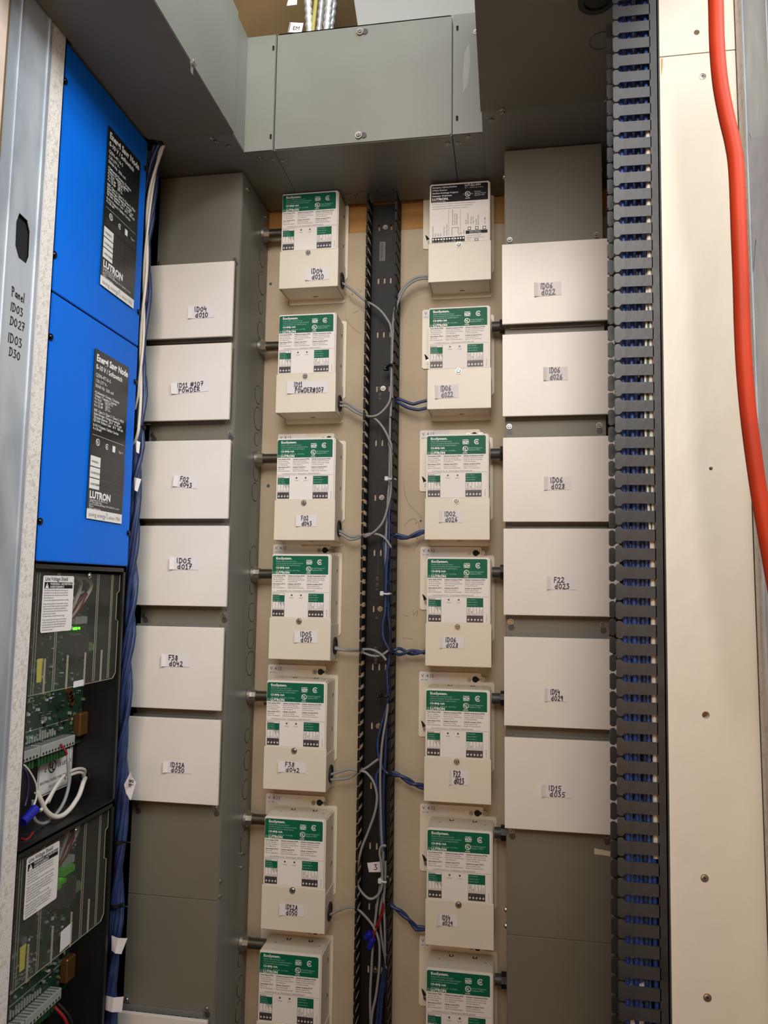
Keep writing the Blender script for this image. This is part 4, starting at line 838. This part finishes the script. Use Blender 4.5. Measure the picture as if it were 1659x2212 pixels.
for z, t_, sz, bo in [(-.200,'PANDUIT',.0078,.03),(.315,'0  UL  CE',.0065,.02),(-.060,'0  UL  CE',.0065,.02),(-.115,'A',.007,0)]+[(z,'slotted wire duct rated',.0026,0) for z in (.345,.22,.245,-.03,-.01,.02)]:
    part('printed_mark', dc, lambda b: b.text(((-.0470,-.0031,z), (0,0,1), (-1,0,0), (0,-1,0)), t_, 0, 0, sz, GREYI, 0, bo))
dr = duct('dark slotted wire duct packed with blue cables at the right of the closet', .0600, .0543, -1.15, .7135, .0534, None, BLKL)
th = .011
dr.rotation_euler = (Matrix.Rotation(th, 4, 'Y') @ Matrix.Rotation(-math.pi/2, 4, 'Z')).to_euler(); dr.location = (.3764,-.4680,0)
dl = duct('black slotted wire duct mostly hidden behind the blue cable bundle, left wall', .0600, .0560, -1.15, .7175, .010)
dl.rotation_euler = (0,0,math.pi/2); dl.location = (-.512,-.262,0)
# cables in the right duct
cols = [(CBLUE3,'dark blue'),(CBLUE2,'lighter blue'),(CBLUE3,'deep blue'),(CBLUE2,'pale blue'),(CBLUE,'navy blue'),(CBLUE2,'dusty blue'),(CBLUE3,'royal blue')]
posn = ('nearest the finger tips','second from the finger tips','third from the finger tips','middle of the run','third from the duct base','second from the duct base','closest to the duct base')
rnd = random.Random(5)
for i in range(7):
    x = .334+i*.0048; y = -.518+(.005 if i % 2 else 0); pts = []
    for k in range(26):
        z = -1.1+k*.072; pts.append((x+.011*z+rnd.uniform(-.0012,.0012), y+rnd.uniform(-.002,.002), z))
    b = MB(); b.tube(pts, .0027, cols[i][0], n=8, sub=3); tag(b.build('data_cable', center=True), '%s cable in the right slotted duct, %s' % (cols[i][1], posn[i]), 'cable', 'cables packed in the right duct')
b = MB(); b.tube([(.3642+.011*z, -.5200, z) for z in (.52,.4,.2,0,-.2,-.35)], .0032, CWHITE, n=8); tag(b.build('data_cable', center=True), 'white cable at the base side of the right slotted duct', 'cable')
b = MB(); b.tube([(.3675,-.506,.42),(.3640,-.5205,.30),(.3600,-.5220,.20),(.3590,-.5220,.12),(.3605,-.5220,.04),(.3655,-.520,-.08),(.3675,-.505,-.16)], .0016, CWHITE, n=6); b.tube([(.3690,-.506,.42),(.3665,-.5205,.30),(.3625,-.5220,.20),(.3615,-.5220,.12),(.3630,-.5220,.04),(.3680,-.520,-.08)], .0014, CGREEN, n=6)
tag(b.build('paired_wire', center=True), 'green and white wire slanting through the right slotted duct', 'wire')
for i, (z, l) in enumerate(((-.452,'third'),(-.490,'second'),(-.524,'lowest'))):
    b = MB(); b.tube([(.326,-.5125,z),(.333,-.514,z-.004),(.341,-.5135,z-.002),(.350,-.514,z+.004)], .0042, PAPER, n=8); tag(b.build('cable_flag', center=True), 'curled white paper flag low in the right duct, %s from below' % l if l != 'lowest' else 'curled white paper flag lowest in the right duct', 'tag')
b = MB(); b.tube([(.338,-.490,-.045),(.3315,-.470,-.066),(.3268,-.462,-.095),(.3265,-.462,-.120),(.3300,-.470,-.145),(.338,-.490,-.165)], .0026, CBLUE, n=8); tag(b.build('data_cable', center=True), 'blue cable bulging out of the right duct beside the F22 cover plate', 'cable')

# ================================================================= cables in and around the middle duct
for n_, pts in D['gray']:
    b = MB(); b.tube(pts, .0024, CGREY, n=8, sub=4); tag(b.build('grey_cable', center=True), 'thin grey cable '+n_, 'cable', 'grey control cables')
for n_, pts in D['blue_duct']:
    b = MB(); b.tube(pts, .0031, CBLUE, n=8, sub=4); tag(b.build('blue_cable', center=True), 'blue cable '+n_, 'cable', 'blue cables in the middle duct')
def wind(A, B, r, ph=0, turns=2.2):
    P = [Vector(a)*.5+Vector(c)*.5 for a, c in zip(A, B)]; out = ([], [])
    N = 24
    for k in range(N+1):
        t = k/N*(len(P)-1); i = min(int(t), len(P)-2); f_ = t-i; p = P[i].lerp(P[i+1], f_)
        sep = (Vector(A[i]).lerp(Vector(A[i+1]), f_)-Vector(B[i]).lerp(Vector(B[i+1]), f_)); s = max(sep.length/2, r*.9)
        a = turns*2*math.pi*k/N+ph
        dvec = Vector((0, math.sin(a), math.cos(a)))*s
        out[0].append(p+dvec); out[1].append(p-dvec)
    return out
for i, (n_, A, B) in enumerate(D['twist']):
    t = thing('twisted_cable_pair', 'pair of twisted blue wires entering the %s right dimmer box' % n_, 'cable', tuple(A[0]), 'blue pairs entering the right dimmer boxes')
    n1 = min(len(A), len(B)); a, c = wind(A[:n1], B[:n1], .0028, i, 1.1) if i else (A, B)
    part('strand', t, lambda b: b.tube(a, .0030, CBLUE, n=8, sub=1 if i else 4)); part('strand', t, lambda b: b.tube(c, .0030, CBLUE, n=8, sub=1 if i else 4))
for i, pts in enumerate(D['red']):
    b = MB(); b.tube(pts, .0013, CRED, n=6); tag(b.build('red_wire', center=True), ('left','right')[i]+' one of the two thin red wires ending at the blue wire nuts', 'wire')
for i, (a, c) in enumerate(D['nuts']):
    b = MB(); a = Vector(a); c = Vector(c); d = (c-a).normalized()
    for k in range(8):
        t = 2*math.pi*k/8; e = (d.orthogonal().normalized()*math.cos(t)+d.cross(d.orthogonal().normalized())*math.sin(t))*.0048; b.tube([a+e*.7, c+e], .0012, NUT, n=5, sub=1)
    b.cyl(a, c, .0040, NUT, r1=.0054, n=12); b.cyl(c, c+d*.004, .0062, NUT, r1=.0058, n=12); tag(b.build('wire_nut', center=True), ('upper','lower')[i]+' blue wire nut low in the middle duct', 'wire nut')
for i, q in enumerate(D['ties']):
    m = TIE if i < 3 else TIEB; q = Vector(q); b = MB()
    if i < 3:
        b.bbox(q+Vector((-.0045,-.003,-.0042)), q+Vector((.0025,.003,.0042)), m, .001, 1); b.tube([q+Vector((.002,0,0)), q+Vector((.008,-.002,-.001)), q+Vector((.015,.004,-.0005)), q+Vector((.013,.02,0)), q+Vector((.0,.02,0)), q+Vector((-.002,.004,0))], .0018, m, n=6)
    else:
        b.bbox(q+Vector((-.010,.012,-.005)), q+Vector((.000,.019,.005)), m, .0015, 1); b.tube([q+Vector((-.004,.012,0)), q+Vector((.006,-.002,.001)), q+Vector((.014,-.002,0)), q+Vector((.020,.004,0))], .0026, m, n=6)
    tag(b.build('cable_tie', center=True), ('white cable tie level with the third left dimmer box','white cable tie level with the fourth left dimmer box','white cable tie just under the numbered paper tag','black cable tie mount near the top of the middle duct','black cable tie mount level with the fifth dimmer boxes')[i], 'cable tie')
def three(b):
    q = D['tagthree']; b.add([Vector(p) for p in q]+[Vector(p)+Vector((0,.0004,0)) for p in q], [(0,3,2,1),(4,5,6,7)], PAPER); scrawl(b, FY(q[0][0]+.013,-.0042,q[3][2]+.0045), '3', 0, 0, .010, .0085, 0, .0013, BLACKI)
tag(part('paper_tag', None, three, center=True), 'small white paper tag numbered 3 in the middle duct', 'tag')

# ================================================================= blue control enclosures on the left wall
EX, EY0, EY1 = -.4225, -.516, -.2725
ez = [.7180, .3480, -.0262, -.4003, -.775]
elab = ['upper blue covered control enclosure with black data label', 'lower blue covered control enclosure with black data label', 'open black control enclosure with clear shield directly under the blue boxes', 'open black control enclosure with clear shield at the bottom left corner']
def blabel(b, y0, y1, z0, z1):
    fr = ((EX+.0022, y0, z0), (0,1,0), (0,0,1), (1,0,0)); W_, H_ = y1-y0, z1-z0; h = .00008
    b.plate([(0,0),(W_,0),(W_,H_),(0,H_)], [], fr, .0004, BLKI2)
    b.rect(fr, 0, 0, W_, .0150, STICK, h); T = lambda s, u, v, sz, m=WHI, bo=0., sx=1.: b.text(fr, s, u*W_, H_*(1-v), sz, m, 2*h, bo, sx)
    T('saving energy', .05, .985, .0095, GREYI, 0, .95); T('since 1961', .62, .985, .0085, GREYI, 0, .95); b.stroke(fr, [(.054,.009),(.0565,.013),(.059,.010),(.056,.006),(.060,.004),(.063,.0065)], .0007, GREYI, 2*h)
    T('Energi Savr Node', .05, .068, .0148, WHI, .035, .90); T('0-10 V / Softswitch', .05, .117, .0110, WHI, .02, .92)
    T('QSN-4T16-S', .05, .162, .0082, WHI); T('120-277 V~', .05, .195, .0072, WHI); T('50/60 Hz  500 mA', .05, .225, .0072, WHI)
    z = .262
    for s in ('4 Softswitch Circuits / Circuitos','Output / Capacity / Capacite','4 x 16 A      120-277 V~','4 x 1/2 HP    120 V~','4 x 1/3 HP    277 V~','','NEC Class 2 / Clase 2 / Classe 2 / PELV','Input Groups / Grupos de entrada','Groupes d\'entree   20 V   4 x 85 mA','QS Link / Enlace / Lien   24 V   400 mA','','0-10 V Outputs / Salidas / Sorties','4 x 50 mA'):
        T(s, .05, z, .0060, WHI, .01, .92); z += .0195 if s else .010
    b.rect(fr, .05*W_, H_*.492, .95*W_, H_*.4935, WHI, h)
    z0_ = H_*(1-.545); ul(b, fr, .20*W_, z0_, .0055, WHI, BLKI2, 2*h); csa(b, fr, .46*W_, z0_-.002, .0045, WHI, 2*h); b.rect(fr, .62*W_, z0_-.007, .70*W_, z0_+.003, WHI, 2*h); T('Type 1', .80, .565, .0052, WHI)
    for k in range(3): T('This device complies with applicable rules and regulations when installed', .05, .585+k*.013, .0036, GREYI, 0, .9)
    for k, s in enumerate(('! WARNING','! ADVERTENCIA','! AVERTISSEMENT')):
        v0 = H_*(1-.632-k*.066); b.rect(fr, .03*W_, v0-.0155, .30*W_, v0, STICK, h); b.text(fr, s, .045*W_, v0-.010, .0045, BLACKI, 2*h, .02, .85)
        for j in range(5): T('Risk of electric shock may result in serious injury or death', .33, .642+k*.066+j*.0115, .0036, GREYI, 0, .88)
        b.rect(fr, .31*W_, v0-.0168, .98*W_, v0-.0164, GREYI, h)
    T('LUTRON', .05, .878, .0150, WHI, .04, 1.0)
    for k, s in enumerate(('Coopersburg, PA 18036 U.S.A.','3/F Main Supply Way','Lutron Controls (Building) 12/14 Calle D-2, London','Mexico','Other: Apply Japan')): T(s, .05, .893+k*.0125, .0042, WHI)
    for k in range(6): T('+1 800 523 9466', .74, .885+k*.0105, .0036, GREYI)
BLKI2 = mat('black_label_stock', (24,24,26), .22, 0)
LBL = [(-.4025,-.2980,.4057,.6657), (-.4060,-.3030,.0425,.3030)]
for e in range(4):
    zt, zb = ez[e]-.0008, ez[e+1]+.0008
    t = thing('control_enclosure', elab[e], 'enclosure', (-.47,-.394,zb))
    def shell(b):
        w_ = .0018; x0 = -.5005; x1 = EX-.002; b.box((-.5122,EY0+.02,zb+.03),(x0,EY1-.02,zt-.03), BLKM)
        b.box((x0,EY0,zb),(x0+w_,EY1,zt), BLKM); b.box((x0,EY0,zb),(x1,EY0+w_,zt), BLKM); b.box((x0,EY1-w_,zb),(x1,EY1,zt), BLKM)
        b.box((x0,EY0,zb),(x1,EY1,zb+w_), BLKM); b.box((x0,EY0,zt-w_),(x1,EY1,zt), BLKM)
        b.box((x1-w_,EY0,zt-.008),(x1,EY1,zt), BLKM); b.box((x1-w_,EY1-.008,zb),(x1,EY1,zt), BLKM)
    part('shell', t, shell)
    if e < 2:
        c = part('cover', t, lambda b: b.bbox((EX-.0019,EY0,zb+.0004),(EX,EY1+.0004,zt-.0004), BLUE, .0012, 2))
        def bl(b, L=LBL[e]):
            y0, y1, z0, z1 = L; MBf = b; blabel(b, y0, y1, z0, z1)
        part('data_label', c, bl)
        for q in D['bscrew'][e*4:e*4+4]: screw(t, (EX,q[1],q[2]), (1,0,0), r=.0042, m=SCRB, slot=False, h=.003)
    else:
        dz = ez[e]-ez[2]
        # circuit board with components
        bd = part('circuit_board', t, lambda b: (b.box((-.4910,-.512,-.312+dz),(-.4895,-.2625,-.034+dz), PCB)))
        rn = random.Random(11+e)
        def comps(b):
            for k in range(420):
                y = rn.uniform(-.508,-.268); z = rn.uniform(-.30,-.045)+dz; s1, s2, hh = rn.uniform(.001,.005), rn.uniform(.001,.005), rn.uniform(.0008,.005)
                b.box((-.4895,y,z),(-.4895+hh,y+s1,z+s2), rn.choice((BLKM,TERM,TERM,CAPM,COPP,GREYI,CAPM,LCD,PAPER)))
            b.box((-.4895,-.51,-.2700+dz),(-.4886,-.268,-.2692+dz), TERM)
            for k in range(70): y = rn.uniform(-.505,-.36); z = rn.uniform(-.262,-.222)+dz; b.box((-.4895,y,z),(-.4882,y+rn.uniform(.003,.009),z+.0008), TERM)
            for k in range(26): y = -.505+k*.0062; b.box((-.4895,y,-.287+dz),(-.4875,y+.0022,-.276+dz+rn.uniform(-.004,.002)), TERM)
        part('components', bd, comps, kind='stuff')
        for k, (y, z, rr) in enumerate(((-.495,-.160,.0075),(-.490,-.188,.0090),(-.47,-.125,.007),(-.41,-.185,.006))): part('capacitor', bd, lambda b: b.cyl((-.4895,y,z+dz),(-.478,y,z+dz), rr, CAPM, n=16))
        part('heat_sink', bd, lambda b: [b.box((-.4895,-.338+k*.004,-.17+dz),(-.468,-.3365+k*.004,-.135+dz), DKI) for k in range(10)])
        part('relay', bd, lambda b: b.bbox((-.4895,-.325,-.166+dz),(-.470,-.278,-.150+dz), LCD, .003, 2))
        part('transformer', bd, lambda b: (b.bbox((-.4895,-.300,-.298+dz),(-.476,-.276,-.262+dz), COPP, .002, 1)))
        part('coil', bd, lambda b: [b.cyl((-.4895,-.318+.003*k,-.225-.006*k+dz),(-.485,-.318+.003*k,-.225-.006*k+dz), .006, COPP, n=12) for k in range(4)])
        for k in range(3): part('indicator_light', bd, lambda b: b.bbox((-.4895,-.330+k*.0155,-.129+dz),(-.487,-.323+k*.0155-(.004 if k != 1 else -.004),-.125+dz), LED, .0008, 1))
        part('connector', bd, lambda b: [b.bbox((-.4895,-.320+k*.0085,-.120+dz),(-.480,-.313+k*.0085,-.108+dz), TERM, .001, 1) for k in range(4)])
        if e == 3: part('lit_display', bd, lambda b: (b.box((-.4895,-.360,-.140+dz),(-.470,-.325,-.130+dz), LEDG), b.box((-.4895,-.332,-.126+dz),(-.470,-.303,-.117+dz), LEDG)))
        for k, (ya, yb) in enumerate(((-.512,-.410),(-.407,-.322))):
            def tb(b):
                n_ = int((yb-ya)/.0075)
                b.bbox((-.4895,ya,-.306+dz),(-.470,yb,-.290+dz), TERM, .001, 1)
                for j in range(n_): y = ya+.004+j*.0075; b.cyl((-.4699,y,-.302+dz),(-.4697,y,-.302+dz), .0019, GAP, n=8, cap=True); b.box((-.4895,y-.0006,-.2898+dz),(-.471,y+.0006,-.2893+dz), GREYI)
                for j in range(n_): y = ya+.004+j*.0075; b.box((-.492,y-.0025,-.3200+dz),(-.476,y+.0025,-.306+dz), TERMG)
            part('terminal_block', t, tb)
        part('yellow_sticker', t, lambda b: b.add([(-.4360,-.4815,-.158+dz),(-.4360,-.468,-.158+dz),(-.4360,-.4685,-.190+dz),(-.4360,-.4800,-.190+dz)], [(0,3,2,1)], YEL))
        def sh(b):
            P_ = [(-.2785,-.0395),(-.2785,-.066),(-.2855,-.070),(-.2855,-.112),(-.2785,-.115),(-.2785,-.198),(-.287,-.2065),(-.511,-.2045),(-.511,-.0395)]
            b.plate([(p[0],p[1]+dz) for p in P_], [], ((-.4320,0,0),(0,1,0),(0,0,1),(1,0,0)), .0020, SHIELD)
            b.add([(-.432,-.287,-.2065+dz),(-.432,-.511,-.2045+dz),(-.450,-.511,-.2065+dz),(-.450,-.287,-.2085+dz)], [(0,1,2,3)], SHIELD)
        s = part('clear_shield', t, sh)
        def ribs(b):
            for y in (-.4985,-.4935,-.451,-.447,-.3475,-.3430,-.3050,-.3010): b.box((-.4318,y,-.204+dz),(-.4310,y+.0006,-.040+dz), SHRIB)
            for y in (-.472,-.418,-.372,-.326): b.bbox((-.4325,y,-.2065+dz),(-.4300,y+.0025,-.158+dz), SHRIB, .0005, 1)
            e_ = [(-.2785,-.0395),(-.2785,-.066),(-.2855,-.070),(-.2855,-.112),(-.2785,-.115),(-.2785,-.198),(-.287,-.2065),(-.511,-.2045)]
            for a, c in zip(e_[:-1], e_[1:]): b.tube([(-.4318,a[0],a[1]+dz),(-.4318,c[0],c[1]+dz)], .0007, SHRIB, n=5, sub=1)
        part('molded_ribs', s, ribs)
        def stk(b):
            fr = ((-.4308,-.4855,-.1225+dz),(0,1,0),(0,0,1),(1,0,0)); b.plate(rrect(0,0,.0735,.0785,.003), [], fr, .0004, STICK)
            b.text(fr, 'Line Voltage Shield', .004, .0715, .0080, BLACKI, .0001, .015, .88); b.rect(fr, .003, .0605, .0705, .0695, BLACKI, .0001); b.text(fr, 'WARNING / ADVERTENCIA /', .016, .0655, .0046, WHI, .0002, .01); b.text(fr, 'AVERTISSEMENT', .016, .0613, .0046, WHI, .0002, .01)
            b.flat(fr, [[(.005,.0612),(.013,.0612),(.009,.0688)]], WHI, .0002); b.rect(fr, .0086, .0632, .0094, .0664, BLACKI, .0003)
            L = ('Risk of Electric Shock. May result in serious injury or','death. More than one disconnect may be required to','de-energize this device. Disconnect all power sources','before servicing unit.','Do not operate equipment without this barrier in place.','','Riesgo de choque electrico. Puede resultar en lesiones','graves o muerte. Pueden necesitarse varios dispositivos','de desconexion para desenergizar este dispositivo.','Desconecte todas las fuentes de alimentacion antes de','prestar servicio a la unidad.','No opere el equipo sin esta barrera en su lugar.','','Risque d\'electrocution. Peut causer un choc pouvant','entrainer de graves blessures. Plus d\'un sectionneur','peut etre requis afin de couper l\'alimentation avant','toute intervention. Ne pas faire fonctionner sans','cette barriere en place.')
            z = .0570
            for l in L: b.text(fr, l, .003, z, .0033, GREYI, .0001, .01, .80); z -= .0034 if l else .0016
        part('warning_sticker', s, stk)
        screw(s, (-.4315,-.372,-.0425+dz), (1,0,0), r=.004, h=.003)
        part('small_sticker', s, lambda b: b.plate([(0,0),(.026,0),(.026,.009),(0,.009)] if e == 2 else [(0,0),(.028,.002),(.028,.030),(0,.028)], [], ((-.4310,-.398 if e == 2 else -.396,-.207+dz if e == 2 else -.203+dz),(0,1,0),(0,0,1),(1,0,0)), .0003, PAPER))
        if e == 2:
            def ulp(b):
                fr = ((-.4983,-.3705,-.3770),(0,1,0),(0,0,1),(1,0,0)); b.plate([(0,0),(.090,0),(.090,.066),(0,.066)], [], fr, .0004, STICK)
                for q in ((.002,.002,.088,.003),(.002,.063,.088,.064),(.002,.002,.003,.064),(.087,.002,.088,.064)): b.rect(fr, *q, BLACKI, .0001)
                ul(b, fr, .036, .040, .010, BLACKI, STICK, .0001); b.text(fr, 'c', .016, .035, .012, BLACKI, .0001, .02); b.text(fr, 'US LISTED', .050, .036, .0080, BLACKI, .0001, .02); b.text(fr, 'INDUSTRIAL CONTROL PANEL ENCLOSURE', .006, .018, .0056, BLACKI, .0001, .02, .74); b.text(fr, 'BK217132', .030, .009, .0055, GREYI, .0001)
            part('listing_sticker', t, ulp)
            [part('knockout', t, lambda b: b.ring(q,(0,0,1), .017, .0160, .0003, DKI)) for q in ((-.465,-.345,-.3978),(-.468,-.415,-.3978),(-.45,-.47,-.3978))]
            part('grommet', t, lambda b: b.ring((-.478,-.2745,-.366),(0,-1,0), .012, .008, .003, BLKR, n=20))
        # loose internal conductors above the board
        for pts, rr, m in (([(-.486,-.341,-.115),(-.470,-.344,-.085),(-.464,-.3412,-.0616),(-.462,-.345,-.0500),(-.464,-.3600,-.0440),(-.480,-.375,-.0430)], .0032, CWHITE), ([(-.486,-.330,-.112),(-.470,-.322,-.0843),(-.463,-.3115,-.0600),(-.463,-.322,-.0480),(-.466,-.3392,-.0455),(-.482,-.350,-.0470)], .0032, CWHITE), ([(-.484,-.3470,-.118),(-.468,-.345,-.095),(-.464,-.338,-.078),(-.466,-.318,-.070)], .0012, CRED), ([(-.484,-.3350,-.118),(-.468,-.331,-.095),(-.464,-.324,-.076),(-.466,-.310,-.068)], .0012, CRED), ([(-.474,-.352,-.083),(-.472,-.335,-.073),(-.474,-.315,-.068)], .0022, PAPER)):
            part('internal_lead', t, lambda b: b.tube([(p[0],p[1],p[2]+dz) for p in pts], rr, m, n=8))
# loose wires in the open enclosures
def wire(name, label, pts, r, m, cat='wire', group='loose wires in the open enclosures'):
    b = MB(); b.tube(pts, r, m, n=8, sub=5); tag(b.build(name, center=True), label, cat, group)
wire('white_wire', 'white wire arching left from the side grommet of the open enclosure', [(-.478,-.277,-.364),(-.470,-.290,-.3515),(-.468,-.3143,-.3440),(-.464,-.350,-.3425),(-.456,-.385,-.3480),(-.450,-.415,-.361),(-.448,-.436,-.372)], .0024, CWHITE)
wire('white_wire', 'second white wire arching just below its twin in the open enclosure', [(-.479,-.277,-.367),(-.472,-.292,-.3565),(-.469,-.3143,-.3500),(-.466,-.350,-.3490),(-.459,-.385,-.3550),(-.452,-.412,-.367)], .0024, CWHITE)
wire('white_wire', 'thick white wire looping low over the floor of the open enclosure', [(-.476,-.277,-.368),(-.462,-.306,-.3675),(-.455,-.327,-.379),(-.450,-.3467,-.3850),(-.448,-.3627,-.3905),(-.446,-.3841,-.3930),(-.446,-.4054,-.3885),(-.447,-.4245,-.3745),(-.448,-.4373,-.3560),(-.450,-.4440,-.3440)], .0036, CWHITE)
wire('green_wire', 'dark green wire beside the thick white loop in the open enclosure', [(-.480,-.279,-.371),(-.466,-.304,-.3710),(-.459,-.325,-.3825),(-.455,-.345,-.3890),(-.452,-.3600,-.3950)], .0022, CGREEN)
wire('grey_wire', 'grey wire dropping from the terminal row and looping under the white one', [(-.462,-.353,-.306),(-.457,-.3600,-.320),(-.455,-.3596,-.339),(-.453,-.3605,-.356),(-.452,-.3700,-.374),(-.452,-.3840,-.386),(-.453,-.4060,-.3945),(-.453,-.4240,-.3930),(-.453,-.4400,-.3830),(-.452,-.4470,-.3685),(-.451,-.4495,-.3540)], .0025, CGREY)
wire('red_wire', 'short red wire at the terminal row of the upper open enclosure', [(-.468,-.3640,-.296),(-.461,-.3600,-.308),(-.459,-.3545,-.320)], .0016, CRED)
wire('purple_wire', 'purple wire at the left edge of the upper open enclosure', [(-.462,-.4960,-.302),(-.452,-.4840,-.300),(-.450,-.4700,-.312),(-.450,-.4640,-.328),(-.450,-.4650,-.346),(-.449,-.470,-.356)], .0016, CPURP)
wire('white_wire', 'thin white wire beside the purple one in the upper open enclosure', [(-.460,-.4880,-.296),(-.452,-.4720,-.302),(-.449,-.4520,-.326),(-.449,-.4450,-.344),(-.448,-.4500,-.358),(-.446,-.4640,-.364)], .0013, CWHITE)
wire('red_wire', 'curl of red wire on the floor of the upper open enclosure', [(-.440,-.4855,-.3925),(-.440,-.4794,-.3965),(-.440,-.4702,-.3970),(-.442,-.4591,-.3930)], .0015, CRED)
b = MB(); b.cyl((-.440,-.4860,-.3720),(-.440,-.4600,-.3620), .0060, NUT, r1=.0068, n=14); tag(b.build('wire_nut', center=True), 'blue wire nut among the wires in the upper open enclosure', 'wire nut')
wire('red_wire', 'red wire at the terminal row of the bottom open enclosure', [(-.466,-.345,-.680),(-.452,-.338,-.700),(-.448,-.330,-.730),(-.452,-.318,-.768)], .0024, CRED)
wire('black_wire', 'black wire beside the red one in the bottom open enclosure', [(-.466,-.336,-.680),(-.450,-.328,-.704),(-.447,-.318,-.745),(-.452,-.308,-.768)], .0024, BLKR)

# ================================================================= cable bundle down the left side
rnd = random.Random(21)
bl = ['bulging nearest the blue boxes','crossing over the front of the bundle','in the middle of the bundle','behind the middle of the bundle','twisting round the right of the bundle','hidden mostly at the back of the bundle','hugging the white cover plates']
bun = thing('cable_bundle', 'twisted bundle of blue cables running down the left side', 'cables', (-.4325,-.2395,-1.2))
for i in range(7):
    a = i*2*math.pi/7; pts = []
    for k in range(42):
        z = .735-k*.046; tw = a+z*21+.9*math.sin(z*6+i*1.7)+rnd.uniform(-.2,.2); R_ = (.0068+.0030*math.sin(z*11+i*2.3)) if i != 6 else .003
        cx_ = -.4325+.0008*math.sin(z*9); cy_ = -.2395
        if z > .58: f_ = (z-.58)/.145; cx_ += .016*f_*f_; cy_ -= .014*f_*f_
        pts.append((cx_+R_*math.cos(tw), cy_+R_*.8*math.sin(tw), z if k else .7215))
    b = MB(); b.tube(pts, .0042, CBLUE, n=8, sub=2); b.build('cable', bun)
for i, r_ in enumerate((.0027,.0022)):
    pts = []; n_ = 26 - 3*i
    for k in range(n_):
        z = .7195-k*.0215; f_ = max(0, (z-.585)/.135); t_ = z*26+i*math.pi
        pts.append((-.4262+.0235*f_**1.7+.0026*math.cos(t_), -.2530-.004*f_+.0020*math.sin(t_), z))
    pts[-1] = (-.436, -.247, pts[-1][2])
    b = MB(); b.tube(pts, r_, CWHITE, n=8, sub=3); tag(b.build('white_cable', center=True), ('longer','shorter')[i]+' white cable twisted on the front of the left bundle beside the blue boxes', 'cable')
F = D['flags']
fl_ = ['folded white paper flag with marker writing in front of the ID12A cover plate','white paper flag stuck on the blue bundle low on the left','lowest white paper flag on the blue bundle at bottom left','folded paper flag at the top corner of the F02 cover plate','folded paper flag beside the F02 cover plate, on the blue bundle']
for i in range(5):
    q = [Vector(p) for p in F[4*i:4*i+4]]
    def fg(b):
        c = [q[0], q[1], q[2], q[3]]; m_ = [(c[0]+c[1])/2+Vector((0,-.004,0)), (c[3]+c[2])/2+Vector((0,-.004,0))]
        b.add([c[0], m_[0], c[1], c[2], m_[1], c[3]]+[p+Vector((0,.0005,0)) for p in (c[0], m_[0], c[1], c[2], m_[1], c[3])], [(0,5,4,1),(1,4,3,2),(6,7,10,11),(7,8,9,10)], PAPER)
        if i == 0:
            o = (c[0]+c[3])/2
            scrawl(b, ((o.x+.014,o.y-.0062,o.z-.012),(0,0,1),(-1,0,0),(0,-1,0)), '98', 0, 0, .008, .014, 0, .0011, BLACKI)
    tag(part('paper_flag', None, fg, center=True), fl_[i], 'tag')
for i, z in enumerate((.214,-.4755,-.575)):
    b = MB(); b.ring((-.4325,-.2395,z),(0,0,1), .0125, .0108, .0045, TIEB, n=20); b.tube([(-.4215,-.246,z+.002),(-.412,-.252,z+.004),(-.405,-.250,z+.004)], .0012, TIEB, n=5)
    tag(b.build('cable_tie', center=True), ('black cable tie round the left bundle beside the F02 cover plate','black cable tie round the left bundle just below the last labelled plate','black cable tie round the left bundle above the low paper flags')[i], 'cable tie')
# ================================================================= orange cord hanging in front
b = MB(); b.tube(D['cord'], .0074, CORD, n=16, sub=6); tag(b.build('extension_cord', center=True), 'thick orange extension cord hanging down in front of the cream panel', 'cord')
